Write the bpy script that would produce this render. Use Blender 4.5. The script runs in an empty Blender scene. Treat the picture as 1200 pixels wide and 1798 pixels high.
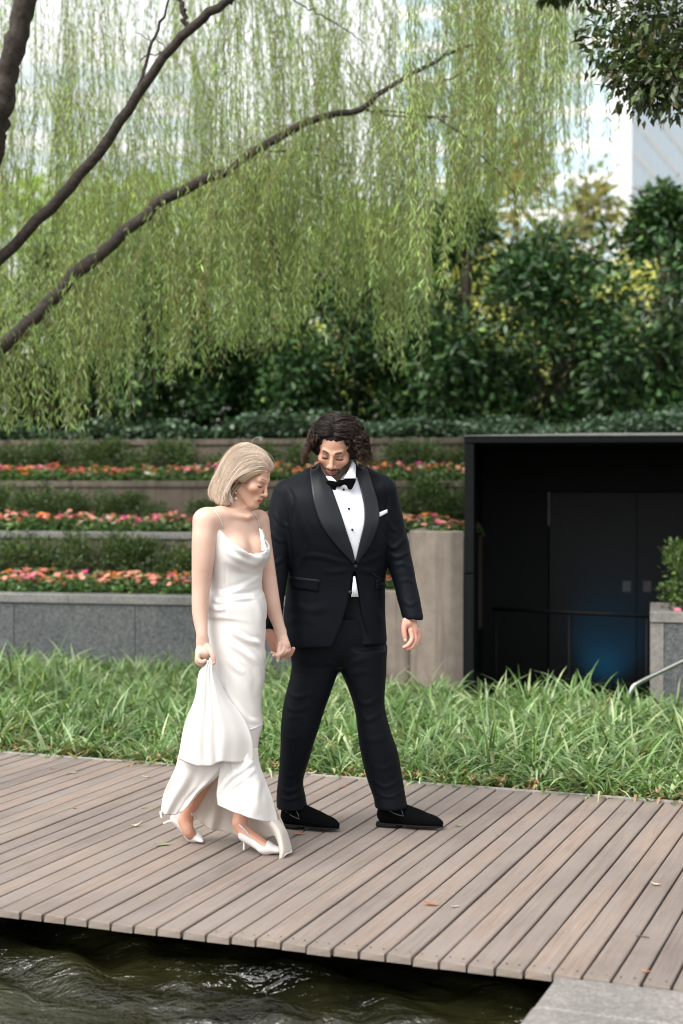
import bpy, math, random
import numpy as np
from mathutils import Vector, Matrix
from mathutils.bvhtree import BVHTree

random.seed(7)
rng = np.random.default_rng(7)
scene = bpy.context.scene

# ------------------------------------------------------------------ camera
FPX, CAM_H, PITCH = 2710.0, 1.55, -0.0200
cam_data = bpy.data.cameras.new('camera')
cam_data.sensor_fit = 'VERTICAL'
cam_data.sensor_height = 36.0
cam_data.lens = FPX / 1798.0 * 36.0
cam_data.clip_start = 0.1
cam_data.clip_end = 1500.0
cam_data.dof.use_dof = True
cam_data.dof.focus_distance = 6.62
cam_data.dof.aperture_fstop = 2.0
cam = bpy.data.objects.new('camera', cam_data)
cam.location = (0, 0, CAM_H)
cam.rotation_euler = (math.pi / 2 + PITCH, 0, 0)
scene.collection.objects.link(cam)
scene.camera = cam

# ------------------------------------------------------------------ sky + sun
SUN_EL, SUN_AZ = math.radians(52), math.radians(224)     # azimuth clockwise from +Y; 180 = behind the camera
world = bpy.data.worlds.new('World')
scene.world = world
world.use_nodes = True
wn = world.node_tree
for n in list(wn.nodes):
    wn.nodes.remove(n)
w_out = wn.nodes.new('ShaderNodeOutputWorld')
w_bg = wn.nodes.new('ShaderNodeBackground')
w_sky = wn.nodes.new('ShaderNodeTexSky')
w_sky.sky_type = 'NISHITA'
w_sky.sun_disc = False
w_sky.sun_elevation = SUN_EL
w_sky.sun_rotation = SUN_AZ
w_sky.air_density = 1.5
w_sky.dust_density = 3.0
w_sky.ozone_density = 0.6
w_bg.inputs['Strength'].default_value = 0.15
w_hs = wn.nodes.new('ShaderNodeHueSaturation')          # thin overcast: the sky's own light, less blue
w_hs.inputs['Saturation'].default_value = 0.12
w_hs.inputs['Value'].default_value = 1.0
wn.links.new(w_sky.outputs[0], w_hs.inputs['Color'])
wn.links.new(w_hs.outputs[0], w_bg.inputs['Color'])
wn.links.new(w_bg.outputs[0], w_out.inputs['Surface'])

sun_data = bpy.data.lights.new('sun', 'SUN')
sun_data.energy = 1.15
sun_data.angle = math.radians(25)
sun_data.color = (1.0, 0.93, 0.84)
sun = bpy.data.objects.new('sun', sun_data)
sdir = Vector((math.sin(SUN_AZ) * math.cos(SUN_EL), math.cos(SUN_AZ) * math.cos(SUN_EL), math.sin(SUN_EL)))
sun.rotation_euler = sdir.to_track_quat('Z', 'Y').to_euler()
sun.location = sdir * 30
scene.collection.objects.link(sun)

vs = scene.view_settings
vs.view_transform = 'Standard'
vs.look = 'None'
vs.gamma = 1.0
vs.use_curve_mapping = False
vs.exposure = 1.16

scene.render.engine = 'CYCLES'
cy = scene.cycles
cy.use_denoising = True
cy.filter_width = 1.1
cy.max_bounces = 6
cy.diffuse_bounces = 3
cy.glossy_bounces = 3
cy.transmission_bounces = 3
cy.transparent_max_bounces = 4
cy.caustics_reflective = False
cy.caustics_refractive = False

# ------------------------------------------------------------------ helpers
COL = scene.collection


def at(px, py, Y):
    """world point seen at photo pixel (px, py) at depth Y"""
    rx, ry = (px - 600.0) / FPX, (899.0 - py) / FPX
    dy = math.cos(PITCH) - ry * math.sin(PITCH)
    dz = math.sin(PITCH) + ry * math.cos(PITCH)
    t = Y / dy
    return np.array((rx * t, Y, CAM_H + dz * t))


def ground(px, py, z=0.0):
    rx, ry = (px - 600.0) / FPX, (899.0 - py) / FPX
    dy = math.cos(PITCH) - ry * math.sin(PITCH)
    dz = math.sin(PITCH) + ry * math.cos(PITCH)
    t = (z - CAM_H) / dz
    return np.array((rx * t, dy * t, z))


def to_px(P):
    P = np.asarray(P, dtype=float)
    x, y, z = P[..., 0], P[..., 1], P[..., 2] - CAM_H
    d = y * math.cos(PITCH) + z * math.sin(PITCH)
    u = z * math.cos(PITCH) - y * math.sin(PITCH)
    return 600 + FPX * x / d, 899 - FPX * u / d


def mesh_data(name, V, F, mat=None, smooth=False, col=None, uv=None):
    me = bpy.data.meshes.new(name)
    V = np.asarray(V, dtype=np.float32).reshape(-1, 3)
    if isinstance(F, np.ndarray):
        m, k = F.shape
        me.vertices.add(len(V))
        me.vertices.foreach_set('co', V.ravel())
        me.loops.add(m * k)
        me.loops.foreach_set('vertex_index', F.astype(np.int32).ravel())
        me.polygons.add(m)
        me.polygons.foreach_set('loop_start', np.arange(0, m * k, k, dtype=np.int32))
        try:
            me.polygons.foreach_set('loop_total', np.full(m, k, dtype=np.int32))
        except Exception:
            pass
        me.update(calc_edges=True)
    else:
        me.from_pydata([tuple(v) for v in V.tolist()], [], F)
        me.update()
    if smooth:
        me.polygons.foreach_set('use_smooth', np.ones(len(me.polygons), dtype=bool))
    if col is not None:
        c = np.ones((len(V), 4), dtype=np.float32)
        c[:, :3] = np.asarray(col, dtype=np.float32).reshape(-1, 3)
        a = me.attributes.new('col', 'FLOAT_COLOR', 'POINT')
        a.data.foreach_set('color', c.ravel())
    if mat is not None:
        me.materials.append(mat)
    return me


def place(name, me, parent=None, loc=(0, 0, 0), rot=(0, 0, 0), scale=None):
    o = bpy.data.objects.new(name, me)
    o.location = loc
    o.rotation_euler = rot
    if scale is not None:
        o.scale = scale if hasattr(scale, '__len__') else (scale,) * 3
    COL.objects.link(o)
    if parent is not None:
        o.parent = parent
    return o


def origin_of(o):
    v = Vector((0, 0, 0))
    while o is not None:
        v = v + o.location
        o = o.parent
    return np.array(v)


def mk(name, V, F, mat=None, parent=None, smooth=False, col=None):
    """mesh object from world-space vertices; parents are never rotated"""
    V = np.asarray(V, dtype=float).reshape(-1, 3)
    if parent is not None:
        V = V - origin_of(parent)
    return place(name, mesh_data(name, V, F, mat, smooth, col), parent)


def empty(name, loc=(0, 0, 0)):
    o = bpy.data.objects.new(name, None)
    o.empty_display_size = 0.1
    o.location = tuple(float(a) for a in loc)
    COL.objects.link(o)
    return o


def tag(o, label=None, cat=None, group=None, kind=None):
    if label:
        o['label'] = label
    if cat:
        o['category'] = cat
    if group:
        o['group'] = group
    if kind:
        o['kind'] = kind
    return o


def box(x0, x1, y0, y1, z0, z1, bev=0.0):
    """box, optionally with chamfered edges"""
    if bev <= 0:
        V = [(x0, y0, z0), (x1, y0, z0), (x1, y1, z0), (x0, y1, z0), (x0, y0, z1), (x1, y0, z1), (x1, y1, z1), (x0, y1, z1)]
        F = [(0, 3, 2, 1), (4, 5, 6, 7), (0, 1, 5, 4), (1, 2, 6, 5), (2, 3, 7, 6), (3, 0, 4, 7)]
        return np.array(V, float), F
    b = bev
    V, F = [], []
    for z, s in ((z0, b), (z0 + b, 0), (z1 - b, 0), (z1, b)):
        V += [(x0 + s, y0 + s, z), (x1 - s, y0 + s, z), (x1 - s, y1 - s, z), (x0 + s, y1 - s, z)]
    F.append((3, 2, 1, 0))
    for r in range(3):
        for i in range(4):
            j = (i + 1) % 4
            F.append((r * 4 + i, r * 4 + j, r * 4 + 4 + j, r * 4 + 4 + i))
    F.append((12, 13, 14, 15))
    return np.array(V, float), F


def rotz(V, a, o=(0, 0, 0)):
    V = np.asarray(V, float) - np.asarray(o)
    c, s = math.cos(a), math.sin(a)
    W = V.copy()
    W[:, 0] = c * V[:, 0] - s * V[:, 1]
    W[:, 1] = s * V[:, 0] + c * V[:, 1]
    return W + np.asarray(o)


def join(parts):
    V, F, n = [], [], 0
    for v, f in parts:
        V.append(np.asarray(v, float))
        F += [tuple(int(i) + n for i in q) for q in f]
        n += len(v)
    return np.concatenate(V), F


def catmull(pts, n):
    """smooth curve through control points, n samples"""
    P = np.asarray(pts, float)
    if len(P) == 2:
        t = np.linspace(0, 1, n)[:, None]
        return P[0] * (1 - t) + P[1] * t
    Q = np.vstack([2 * P[0] - P[1], P, 2 * P[-1] - P[-2]])
    t = np.linspace(0, len(P) - 1 - 1e-9, n)
    i = t.astype(int)
    u = (t - i)[:, None]
    a, b, c, d = Q[i], Q[i + 1], Q[i + 2], Q[i + 3]
    return 0.5 * ((2 * b) + (-a + c) * u + (2 * a - 5 * b + 4 * c - d) * u ** 2 + (-a + 3 * b - 3 * c + d) * u ** 3)


def tube(P, R, sides=6, cap=True):
    """swept tube along polyline P with radii R"""
    P = np.asarray(P, float)
    n = len(P)
    R = np.broadcast_to(np.asarray(R, float), (n,))
    T = np.gradient(P, axis=0)
    T /= np.linalg.norm(T, axis=1, keepdims=True) + 1e-12
    ref = np.array((0.0, 0, 1)) if abs(T[0, 2]) < 0.9 else np.array((1.0, 0, 0))
    A = np.cross(T, ref)
    A /= np.linalg.norm(A, axis=1, keepdims=True) + 1e-9
    for i in range(1, n):
        a = A[i - 1] - T[i] * np.dot(A[i - 1], T[i])
        A[i] = a / (np.linalg.norm(a) + 1e-9)
    B = np.cross(T, A)
    th = np.arange(sides) * 2 * math.pi / sides
    V = P[:, None] + R[:, None, None] * (np.cos(th)[None, :, None] * A[:, None] + np.sin(th)[None, :, None] * B[:, None])
    V = V.reshape(-1, 3)
    F = []
    for i in range(n - 1):
        for j in range(sides):
            k = (j + 1) % sides
            F.append((i * sides + j, i * sides + k, (i + 1) * sides + k, (i + 1) * sides + j))
    if cap:
        F.append(tuple(range(sides - 1, -1, -1)))
        F.append(tuple((n - 1) * sides + j for j in range(sides)))
    return V, F


def sheet_grid(rows, nu, nv):
    """smooth surface through a grid of control points (rows x cols x 3)"""
    G = np.asarray(rows, float)
    A = np.stack([catmull(r, nu) for r in G])                    # rows x nu
    return np.stack([catmull(A[:, j], nv) for j in range(nu)], axis=1)   # nv x nu x 3


def grid_faces(nv, nu, wrap=False):
    i = np.arange(nv - 1)[:, None]
    j = np.arange(nu if wrap else nu - 1)[None, :]
    k = (j + 1) % nu
    return np.stack([i * nu + j, i * nu + k, (i + 1) * nu + k, (i + 1) * nu + j], -1).reshape(-1, 4)


def thicken(o, t, offset=0.0):
    m = o.modifiers.new('thickness', 'SOLIDIFY')
    m.thickness = t
    m.offset = offset
    return o


# ------------------------------------------------------------------ node materials
def new_mat(name):
    m = bpy.data.materials.new(name)
    m.use_nodes = True
    nt = m.node_tree
    for n in list(nt.nodes):
        nt.nodes.remove(n)
    out = nt.nodes.new('ShaderNodeOutputMaterial')
    return m, nt, out


def N(nt, t, **kw):
    n = nt.nodes.new(t)
    for k, v in kw.items():
        if k in n.inputs:
            n.inputs[k].default_value = v
        else:
            setattr(n, k, v)
    return n


def L(nt, a, b):
    nt.links.new(a, b)


def ramp(nt, fac, stops):
    r = N(nt, 'ShaderNodeValToRGB')
    el = r.color_ramp.elements
    while len(el) < len(stops):
        el.new(0.5)
    for e, (p, c) in zip(el, stops):
        e.position = p
        e.color = (*c, 1) if len(c) == 3 else c
    L(nt, fac, r.inputs[0])
    return r.outputs[0]


def mixc(nt, fac, a, b, mode='MIX'):
    m = N(nt, 'ShaderNodeMix', data_type='RGBA', blend_type=mode)
    for s, v in ((m.inputs[0], fac), (m.inputs[6], a), (m.inputs[7], b)):
        if hasattr(v, 'node'):
            L(nt, v, s)
        elif isinstance(v, (int, float)):
            s.default_value = v
        else:
            s.default_value = (*v, 1)
    return m.outputs[2]


def noise(nt, vec, scale, detail=3, rough=0.55, dist=0.0):
    n = N(nt, 'ShaderNodeTexNoise')
    n.inputs['Scale'].default_value = scale
    n.inputs['Detail'].default_value = detail
    n.inputs['Roughness'].default_value = rough
    n.inputs['Distortion'].default_value = dist
    if vec is not None:
        L(nt, vec, n.inputs['Vector'])
    return n.outputs['Fac']


def mapped(nt, vec, scale=(1, 1, 1), loc=(0, 0, 0)):
    m = N(nt, 'ShaderNodeMapping')
    m.inputs['Scale'].default_value = scale
    m.inputs['Location'].default_value = loc
    L(nt, vec, m.inputs['Vector'])
    return m.outputs[0]


def bump(nt, h, strength=0.3, dist=0.01):
    b = N(nt, 'ShaderNodeBump')
    b.inputs['Strength'].default_value = strength
    b.inputs['Distance'].default_value = dist
    L(nt, h, b.inputs['Height'])
    return b.outputs[0]


def principled(nt, out, color=None, rough=0.6, **kw):
    p = N(nt, 'ShaderNodeBsdfPrincipled')
    if color is not None:
        if hasattr(color, 'node'):
            L(nt, color, p.inputs['Base Color'])
        else:
            p.inputs['Base Color'].default_value = (*color, 1)
    if hasattr(rough, 'node'):
        L(nt, rough, p.inputs['Roughness'])
    else:
        p.inputs['Roughness'].default_value = rough
    for k, v in kw.items():
        k = k.replace('_', ' ')
        if hasattr(v, 'node'):
            L(nt, v, p.inputs[k])
        else:
            p.inputs[k].default_value = v
    L(nt, p.outputs[0], out.inputs['Surface'])
    return p


def simple_mat(name, color, rough=0.6, var=0.0, scale=20.0, bmp=0.0, **kw):
    m, nt, out = new_mat(name)
    tc = N(nt, 'ShaderNodeTexCoord')
    c = color
    f = noise(nt, tc.outputs['Object'], scale)
    if var:
        c = ramp(nt, f, [(0.25, tuple(a * (1 - var) for a in color)), (0.75, tuple(min(1, a * (1 + var)) for a in color))])
    p = principled(nt, out, c, rough, **kw)
    if bmp:
        L(nt, bump(nt, f, bmp, 0.005), p.inputs['Normal'])
    return m


def leaf_mat(name, rough=0.45, trans=0.35, gain=(1, 1, 1), spec=0.5):
    """leaf colour from the 'col' attribute, with light coming through"""
    m, nt, out = new_mat(name)
    at_ = N(nt, 'ShaderNodeAttribute', attribute_name='col')
    tc = N(nt, 'ShaderNodeTexCoord')
    f = noise(nt, tc.outputs['Object'], 3.0, 2)
    c = mixc(nt, 1.0, at_.outputs['Color'], ramp(nt, f, [(0.3, (0.72, 0.76, 0.7)), (0.7, (1.2, 1.15, 1.1))]), 'MULTIPLY')
    c = mixc(nt, 1.0, c, gain, 'MULTIPLY')
    p = N(nt, 'ShaderNodeBsdfPrincipled')
    L(nt, c, p.inputs['Base Color'])
    p.inputs['Roughness'].default_value = rough
    p.inputs['Specular IOR Level'].default_value = spec
    t = N(nt, 'ShaderNodeBsdfTranslucent')
    tcx = mixc(nt, 1.0, c, (1.25, 1.3, 0.6), 'MULTIPLY')
    L(nt, tcx, t.inputs['Color'])
    mx = N(nt, 'ShaderNodeMixShader')
    mx.inputs[0].default_value = trans
    L(nt, p.outputs[0], mx.inputs[1])
    L(nt, t.outputs[0], mx.inputs[2])
    L(nt, mx.outputs[0], out.inputs['Surface'])
    return m
# ------------------------------------------------------------------ setting materials
def wood_material():
    m, nt, out = new_mat('weathered_deck_wood')
    tc = N(nt, 'ShaderNodeTexCoord')
    oi = N(nt, 'ShaderNodeObjectInfo')
    off = N(nt, 'ShaderNodeVectorMath', operation='SCALE')
    off.inputs[0].default_value = (37.0, 91.0, 13.0)
    L(nt, oi.outputs['Random'], off.inputs['Scale'])
    add = N(nt, 'ShaderNodeVectorMath', operation='ADD')
    L(nt, tc.outputs['Object'], add.inputs[0])
    L(nt, off.outputs[0], add.inputs[1])
    v = add.outputs[0]
    grain = noise(nt, mapped(nt, v, (90, 3.0, 90)), 1.0, 5, 0.65, 0.4)
    broad = noise(nt, mapped(nt, v, (9, 1.6, 9)), 1.0, 3, 0.6)
    fine = noise(nt, mapped(nt, v, (420, 30, 420)), 1.0, 2, 0.6)
    spots = noise(nt, mapped(nt, v, (60, 60, 60)), 1.0, 1, 0.5)
    c = ramp(nt, grain, [(0.25, (0.158, 0.125, 0.106)), (0.5, (0.212, 0.172, 0.149)), (0.75, (0.262, 0.217, 0.190))])
    tint = ramp(nt, oi.outputs['Random'], [(0.0, (0.78, 0.78, 0.79)), (0.25, (1.0, 0.99, 0.96)), (0.5, (0.88, 0.89, 0.90)), (0.75, (1.12, 1.06, 1.0)), (1.0, (0.92, 0.90, 0.88))])
    c = mixc(nt, 1.0, c, tint, 'MULTIPLY')
    c = mixc(nt, ramp(nt, broad, [(0.42, (0, 0, 0)), (0.68, (0.75, 0.75, 0.75))]), c, (0.216, 0.183, 0.164))
    c = mixc(nt, ramp(nt, spots, [(0.72, (0, 0, 0)), (0.78, (0.5, 0.5, 0.5))]), c, (0.11, 0.085, 0.07))
    geo = N(nt, 'ShaderNodeNewGeometry')
    wear = noise(nt, mapped(nt, geo.outputs['Position'], (1.3, 1.3, 1.3)), 1.0, 5, 0.65)
    c = mixc(nt, 1.0, c, ramp(nt, wear, [(0.30, (0.80, 0.80, 0.81)), (0.5, (1.0, 1.0, 1.0)), (0.72, (1.17, 1.16, 1.13))]), 'MULTIPLY')
    scuff = noise(nt, mapped(nt, geo.outputs['Position'], (17, 17, 17)), 1.0, 3, 0.7)
    c = mixc(nt, ramp(nt, scuff, [(0.66, (0, 0, 0)), (0.78, (0.35, 0.35, 0.35))]), c, (0.30, 0.27, 0.245))
    # darker, damp board ends at the waterside
    sp = N(nt, 'ShaderNodeSeparateXYZ')
    L(nt, tc.outputs['Object'], sp.inputs[0])
    j = N(nt, 'ShaderNodeMath', operation='MULTIPLY_ADD')
    L(nt, broad, j.inputs[0])
    j.inputs[1].default_value = 0.16
    L(nt, sp.outputs['Y'], j.inputs[2])
    c = mixc(nt, ramp(nt, j.outputs[0], [(0.06, (0.45, 0.45, 0.45)), (0.17, (0, 0, 0))]), c, (0.17, 0.145, 0.115))
    p = principled(nt, out, c, 0.72)
    mx = N(nt, 'ShaderNodeMath', operation='ADD')
    L(nt, grain, mx.inputs[0])
    L(nt, fine, mx.inputs[1])
    L(nt, bump(nt, mx.outputs[0], 0.35, 0.003), p.inputs['Normal'])
    return m


def granite_material(name, base=(0.125, 0.135, 0.140), light=(0.24, 0.25, 0.25), dark=(0.05, 0.056, 0.06)):
    m, nt, out = new_mat(name)
    tc = N(nt, 'ShaderNodeTexCoord')
    v = tc.outputs['Object']
    s = noise(nt, v, 110, 2, 0.6)
    b = noise(nt, v, 2.2, 4, 0.6)
    sp = noise(nt, v, 34, 2, 0.6)
    c = ramp(nt, s, [(0.34, dark), (0.5, base), (0.68, light)])
    c = mixc(nt, ramp(nt, sp, [(0.38, (0.55, 0.55, 0.55)), (0.52, (0, 0, 0))]), c, dark)
    c = mixc(nt, 1.0, c, ramp(nt, b, [(0.3, (0.72, 0.74, 0.76)), (0.7, (1.2, 1.18, 1.15))]), 'MULTIPLY')
    p = principled(nt, out, c, 0.6)
    L(nt, bump(nt, s, 0.15, 0.003), p.inputs['Normal'])
    return m


def concrete_material(name, a, b, stain, stain_amt=0.6):
    m, nt, out = new_mat(name)
    tc = N(nt, 'ShaderNodeTexCoord')
    v = tc.outputs['Object']
    f = noise(nt, v, 7, 5, 0.65)
    st = noise(nt, mapped(nt, v, (9, 9, 0.45)), 1.0, 4, 0.6)
    sp = noise(nt, v, 95, 2, 0.6)
    c = ramp(nt, f, [(0.3, a), (0.7, b)])
    c = mixc(nt, ramp(nt, st, [(0.50, (0, 0, 0)), (0.66, (stain_amt,) * 3)]), c, stain)
    c = mixc(nt, ramp(nt, sp, [(0.30, (0.5, 0.5, 0.5)), (0.40, (0, 0, 0))]), c, tuple(x * 0.45 for x in a))
    p = principled(nt, out, c, 0.85)
    L(nt, bump(nt, f, 0.25, 0.01), p.inputs['Normal'])
    return m


M = {}
M['wood'] = wood_material()
M['granite'] = granite_material('grey_granite', (0.085, 0.095, 0.099), (0.175, 0.184, 0.186), (0.030, 0.034, 0.037))
M['coping'] = granite_material('pale_coping_granite', (0.185, 0.180, 0.172), (0.28, 0.27, 0.26), (0.10, 0.10, 0.10))
M['slab'] = granite_material('pale_paving_granite', (0.215, 0.20, 0.186), (0.29, 0.27, 0.25), (0.14, 0.13, 0.122))
M['concrete'] = concrete_material('warm_concrete', (0.170, 0.140, 0.118), (0.245, 0.205, 0.172), (0.07, 0.053, 0.042), 0.65)
M['old_concrete'] = concrete_material('stained_concrete', (0.092, 0.073, 0.057), (0.165, 0.135, 0.106), (0.036, 0.027, 0.019), 0.8)
M['soil'] = simple_mat('dark_soil', (0.045, 0.033, 0.024), 0.95, 0.5, 30, 0.6)
M['lawn'] = simple_mat('lawn_green', (0.055, 0.08, 0.02), 0.9, 0.4, 4, 0.4)
M['earth'] = simple_mat('pond_bed_earth', (0.03, 0.028, 0.018), 0.95, 0.4, 6)
M['black_metal'] = simple_mat('black_painted_metal', (0.0030, 0.0038, 0.0045), 0.6, 0.25, 3.0, Specular_IOR_Level=0.15)
M['door_paint'] = simple_mat('charcoal_door_paint', (0.0055, 0.0068, 0.0078), 0.5, 0.25, 2.0, Specular_IOR_Level=0.2)
M['steel'] = simple_mat('brushed_steel', (0.45, 0.46, 0.46), 0.32, 0.1, 60, 0.0, Metallic=1.0)
M['flashing'] = simple_mat('grey_zinc_flashing', (0.20, 0.20, 0.195), 0.5, 0.15, 10)
M['brass'] = simple_mat('bronze_plate', (0.05, 0.036, 0.028), 0.4, 0.2, 20)
M['bwhite'] = simple_mat('white_facade', (0.82, 0.83, 0.84), 0.7, 0.03, 0.2)
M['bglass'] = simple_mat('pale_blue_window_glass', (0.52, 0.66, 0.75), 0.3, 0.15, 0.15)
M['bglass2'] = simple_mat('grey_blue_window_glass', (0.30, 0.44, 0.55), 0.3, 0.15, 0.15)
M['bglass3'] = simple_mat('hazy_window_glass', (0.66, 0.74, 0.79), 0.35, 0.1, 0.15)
M['bframe'] = simple_mat('grey_window_mullion', (0.70, 0.74, 0.77), 0.5, 0.05, 1)
M['edging'] = simple_mat('pale_metal_edging', (0.36, 0.35, 0.33), 0.55, 0.15, 30)


def water_material():
    m, nt, out = new_mat('dark_pond_water')
    tc = N(nt, 'ShaderNodeTexCoord')
    v = tc.outputs['Object']
    murk = noise(nt, v, 2.2, 3, 0.6)
    c = ramp(nt, murk, [(0.35, (0.006, 0.0065, 0.0028)), (0.65, (0.022, 0.022, 0.008))])
    a = noise(nt, mapped(nt, v, (5, 9, 1)), 1.0, 4, 0.6, 0.6)
    b = noise(nt, mapped(nt, v, (20, 34, 1)), 1.0, 3, 0.6, 0.4)
    mx = N(nt, 'ShaderNodeMath', operation='MULTIPLY_ADD')
    L(nt, b, mx.inputs[0])
    mx.inputs[1].default_value = 0.22
    L(nt, a, mx.inputs[2])
    p = principled(nt, out, c, 0.015, IOR=1.33, Specular_IOR_Level=1.0)
    L(nt, bump(nt, mx.outputs[0], 0.8, 0.06), p.inputs['Normal'])
    return m


M['water'] = water_material()

# ------------------------------------------------------------------ ground, pond, deck
DE = np.array((0.9340, -0.3573, 0.0))         # along the waterside edge
DN = np.array((0.3573, 0.9340, 0.0))          # along the planks, away from the water
DO = np.array((-1.1586, 5.5208, 0.0))
PITCH_W = 0.0928
DECK_D = 2.769


def dk(s, t, z=0.0):
    return DO + DE * s + DN * t + np.array((0, 0, z))


g = mk('ground', [(-900, -300, -0.75), (900, -300, -0.75), (900, 1300, -0.75), (-900, 1300, -0.75)], [(0, 1, 2, 3)], M['earth'])
tag(g, kind='structure')

# water with real ripples
nx_, ny_ = 420, 330
ss = np.linspace(-6.0, 5.0, nx_)
tt = np.linspace(-7.0, 0.93, ny_) 
S_, T_ = np.meshgrid(ss, tt)
Zw = -0.17 + 0 * S_
wr = np.random.default_rng(3)
for k in range(60):
    a_ = wr.uniform(-0.9, 0.9) + 1.2
    lam = wr.uniform(0.09, 0.42)
    Zw += 0.0128 * lam ** 1.05 * np.sin(2 * math.pi / lam * (S_ * math.cos(a_) + T_ * math.sin(a_)) + wr.uniform(0, 6.28))
PW = DO[None, None] + S_[..., None] * DE + T_[..., None] * DN
PW[..., 2] = Zw
w = mk('pond_water', PW.reshape(-1, 3), grid_faces(ny_, nx_), M['water'], smooth=True)
tag(w, kind='structure')

# boardwalk: every board its own mesh object
deck = tag(empty('boardwalk', DO), kind='structure')
ang = math.atan2(DE[1], DE[0])
HW = (PITCH_W - 0.0085) / 2


def plank_mesh(k):
    r = np.random.default_rng(100 + k)
    n = 8
    ys = np.concatenate([[0.0], np.sort(r.uniform(0.1, DECK_D - 0.1, n - 2)), [DECK_D]])
    V, F = [], []
    b = 0.0035
    for i, y in enumerate(ys):
        dl, dr = r.normal(0, 0.0007, 2)
        zt = r.normal(0, 0.0006)
        e0 = 0.004 * (i == 0) - 0.004 * (i == n - 1)
        prof = [(-HW + dl, -0.026), (-HW + dl, zt - b), (-HW + dl + b, zt), (HW + dr - b, zt), (HW + dr, zt - b), (HW + dr, -0.026)]
        for (x, z) in prof:
            yy = y + (e0 if z > -0.002 else 0)
            V.append((x, yy, z))
    for i in range(n - 1):
        for j in range(6):
            jj = (j + 1) % 6
            F.append((i * 6 + j, i * 6 + jj, (i + 1) * 6 + jj, (i + 1) * 6 + j))
    F.append(tuple(range(6)))
    F.append(tuple((n - 1) * 6 + j for j in range(5, -1, -1)))
    return mesh_data('plank', np.array(V), [tuple(reversed(f)) for f in F], M['wood'])


pm = [plank_mesh(k) for k in range(8)]
screw_v, screw_f = tube([(0, 0, 0.0), (0, 0, 0.0012)], 0.0034, 8)
screw_me = mesh_data('screw_head', screw_v, screw_f, M['brass'])
pr = random.Random(5)
for i in range(-46, 44):
    s = (i + 0.5) * PITCH_W
    flip = pr.random() < 0.5
    p = place('plank', pm[pr.randrange(8)], deck, tuple(DE * s + np.array((0, 0, pr.gauss(0, 0.0012))) + DN * pr.gauss(0, 0.004)), (0, pr.gauss(0, 0.004), ang + pr.gauss(0, 0.0004)))
    if 8 <= i <= 24:
        for sx in (-0.024, 0.024):
            place('screw_head', screw_me, p, (sx + pr.gauss(0, 0.002), 0.05 + pr.gauss(0, 0.003), 0.0004))
# bearer under the boards, set back from the waterside
V, F = box(-4.3, 4.1, 0.0, 0.08, -0.62, -0.034)
M['shade_black'] = simple_mat('shade_black_timber', (0.008, 0.007, 0.006), 0.8)  # shade under the deck painted as a near-black colour
b1 = mk('bearer', rotz(V, ang) + dk(0, 0.95), F, M['shade_black'], deck)
V, F = box(-4.27, 4.07, 0.10, DECK_D - 0.01, -0.045, -0.030)
mk('gap_shade_sheet', rotz(V, ang) + dk(0, 0), F, M['shade_black'], deck)  # black sheet added below the boards to paint the gaps as shade
V, F = box(-4.3, 4.1, 0.0, 0.004, -0.05, 0.006)
ed = mk('deck_edging', rotz(V, ang) + dk(0, DECK_D + 0.010), F, M['edging'])
tag(ed, 'thin pale metal edging strip between the boardwalk and the grass bed', 'edging')

# granite paving at the lower right, a joint between the two rows
c0 = ground(972, 1719)
s_sl = float(np.dot(c0 - DO, DE))
for (t0, t1, s0, s1, lab) in ((-0.30, -0.006, s_sl, s_sl + 1.1, 'pale granite paving slab butting against the boardwalk ends'),
                              (-1.30, -0.306, s_sl - 0.004, s_sl + 1.3, 'granite paving slab in the bottom right corner, nearest the viewer')):
    V, F = box(s0, s1, t0, t1, -0.12, -0.004 if t0 > -0.5 else -0.005, 0.006)
    o = mk('paving_slab', rotz(V, ang) + DO, F, M['slab'])
    tag(o, lab, 'paving slab')
V, F = box(s_sl + 0.03, s_sl + 1.3, -1.28, -0.02, -0.70, -0.126, 0.01)
o = mk('slab_footing', rotz(V, ang) + DO, F, M['old_concrete'])
tag(o, 'dark wet stone footing under the paving slabs at the water', 'footing')
# half-sunk stone in the shallow corner
cc = ground(925, 1765, -0.17)
rr = np.random.default_rng(11)
th = np.linspace(0, 2 * math.pi, 22, endpoint=False)
V = []
for k, (rad, z) in enumerate(((0.22, -0.30), (0.215, -0.172), (0.19, -0.156), (0.09, -0.152))):
    for a_ in th:
        q = rad * (1 + 0.14 * math.sin(3 * a_ + 1) + 0.06 * math.sin(7 * a_)) * np.array((1.0, 0.62))
        V.append(cc + np.array((q[0], q[1], 0)) + np.array((0, 0, z - cc[2] + rr.normal(0, 0.003))))
F = [tuple(q) for q in grid_faces(4, 22, True)] + [tuple(range(66, 88))]
M['wet_stone'] = simple_mat('wet_mossy_stone', (0.085, 0.07, 0.03), 0.15, 0.5, 14, 0.4)
o = mk('pond_stone', np.array(V), F, M['wet_stone'], smooth=True)
tag(o, 'flat brown wet stone just breaking the water beside the paving', 'stone')

# ------------------------------------------------------------------ planted ground behind the deck
TA = -0.2
TE = np.array((math.cos(TA), math.sin(TA), 0.0))
TN = np.array((-math.sin(TA), math.cos(TA), 0.0))
TO = np.array((-2.0, 12.6, 0.0))


def tr(u, v, z=0.0):
    return TO + TE * u + TN * v + np.array((0, 0, z))


def tbox(u0, u1, v0, v1, z0, z1, bev=0.0):
    V, F = box(u0, u1, v0, v1, z0, z1, bev)
    return rotz(V, TA) + TO, F


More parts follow.
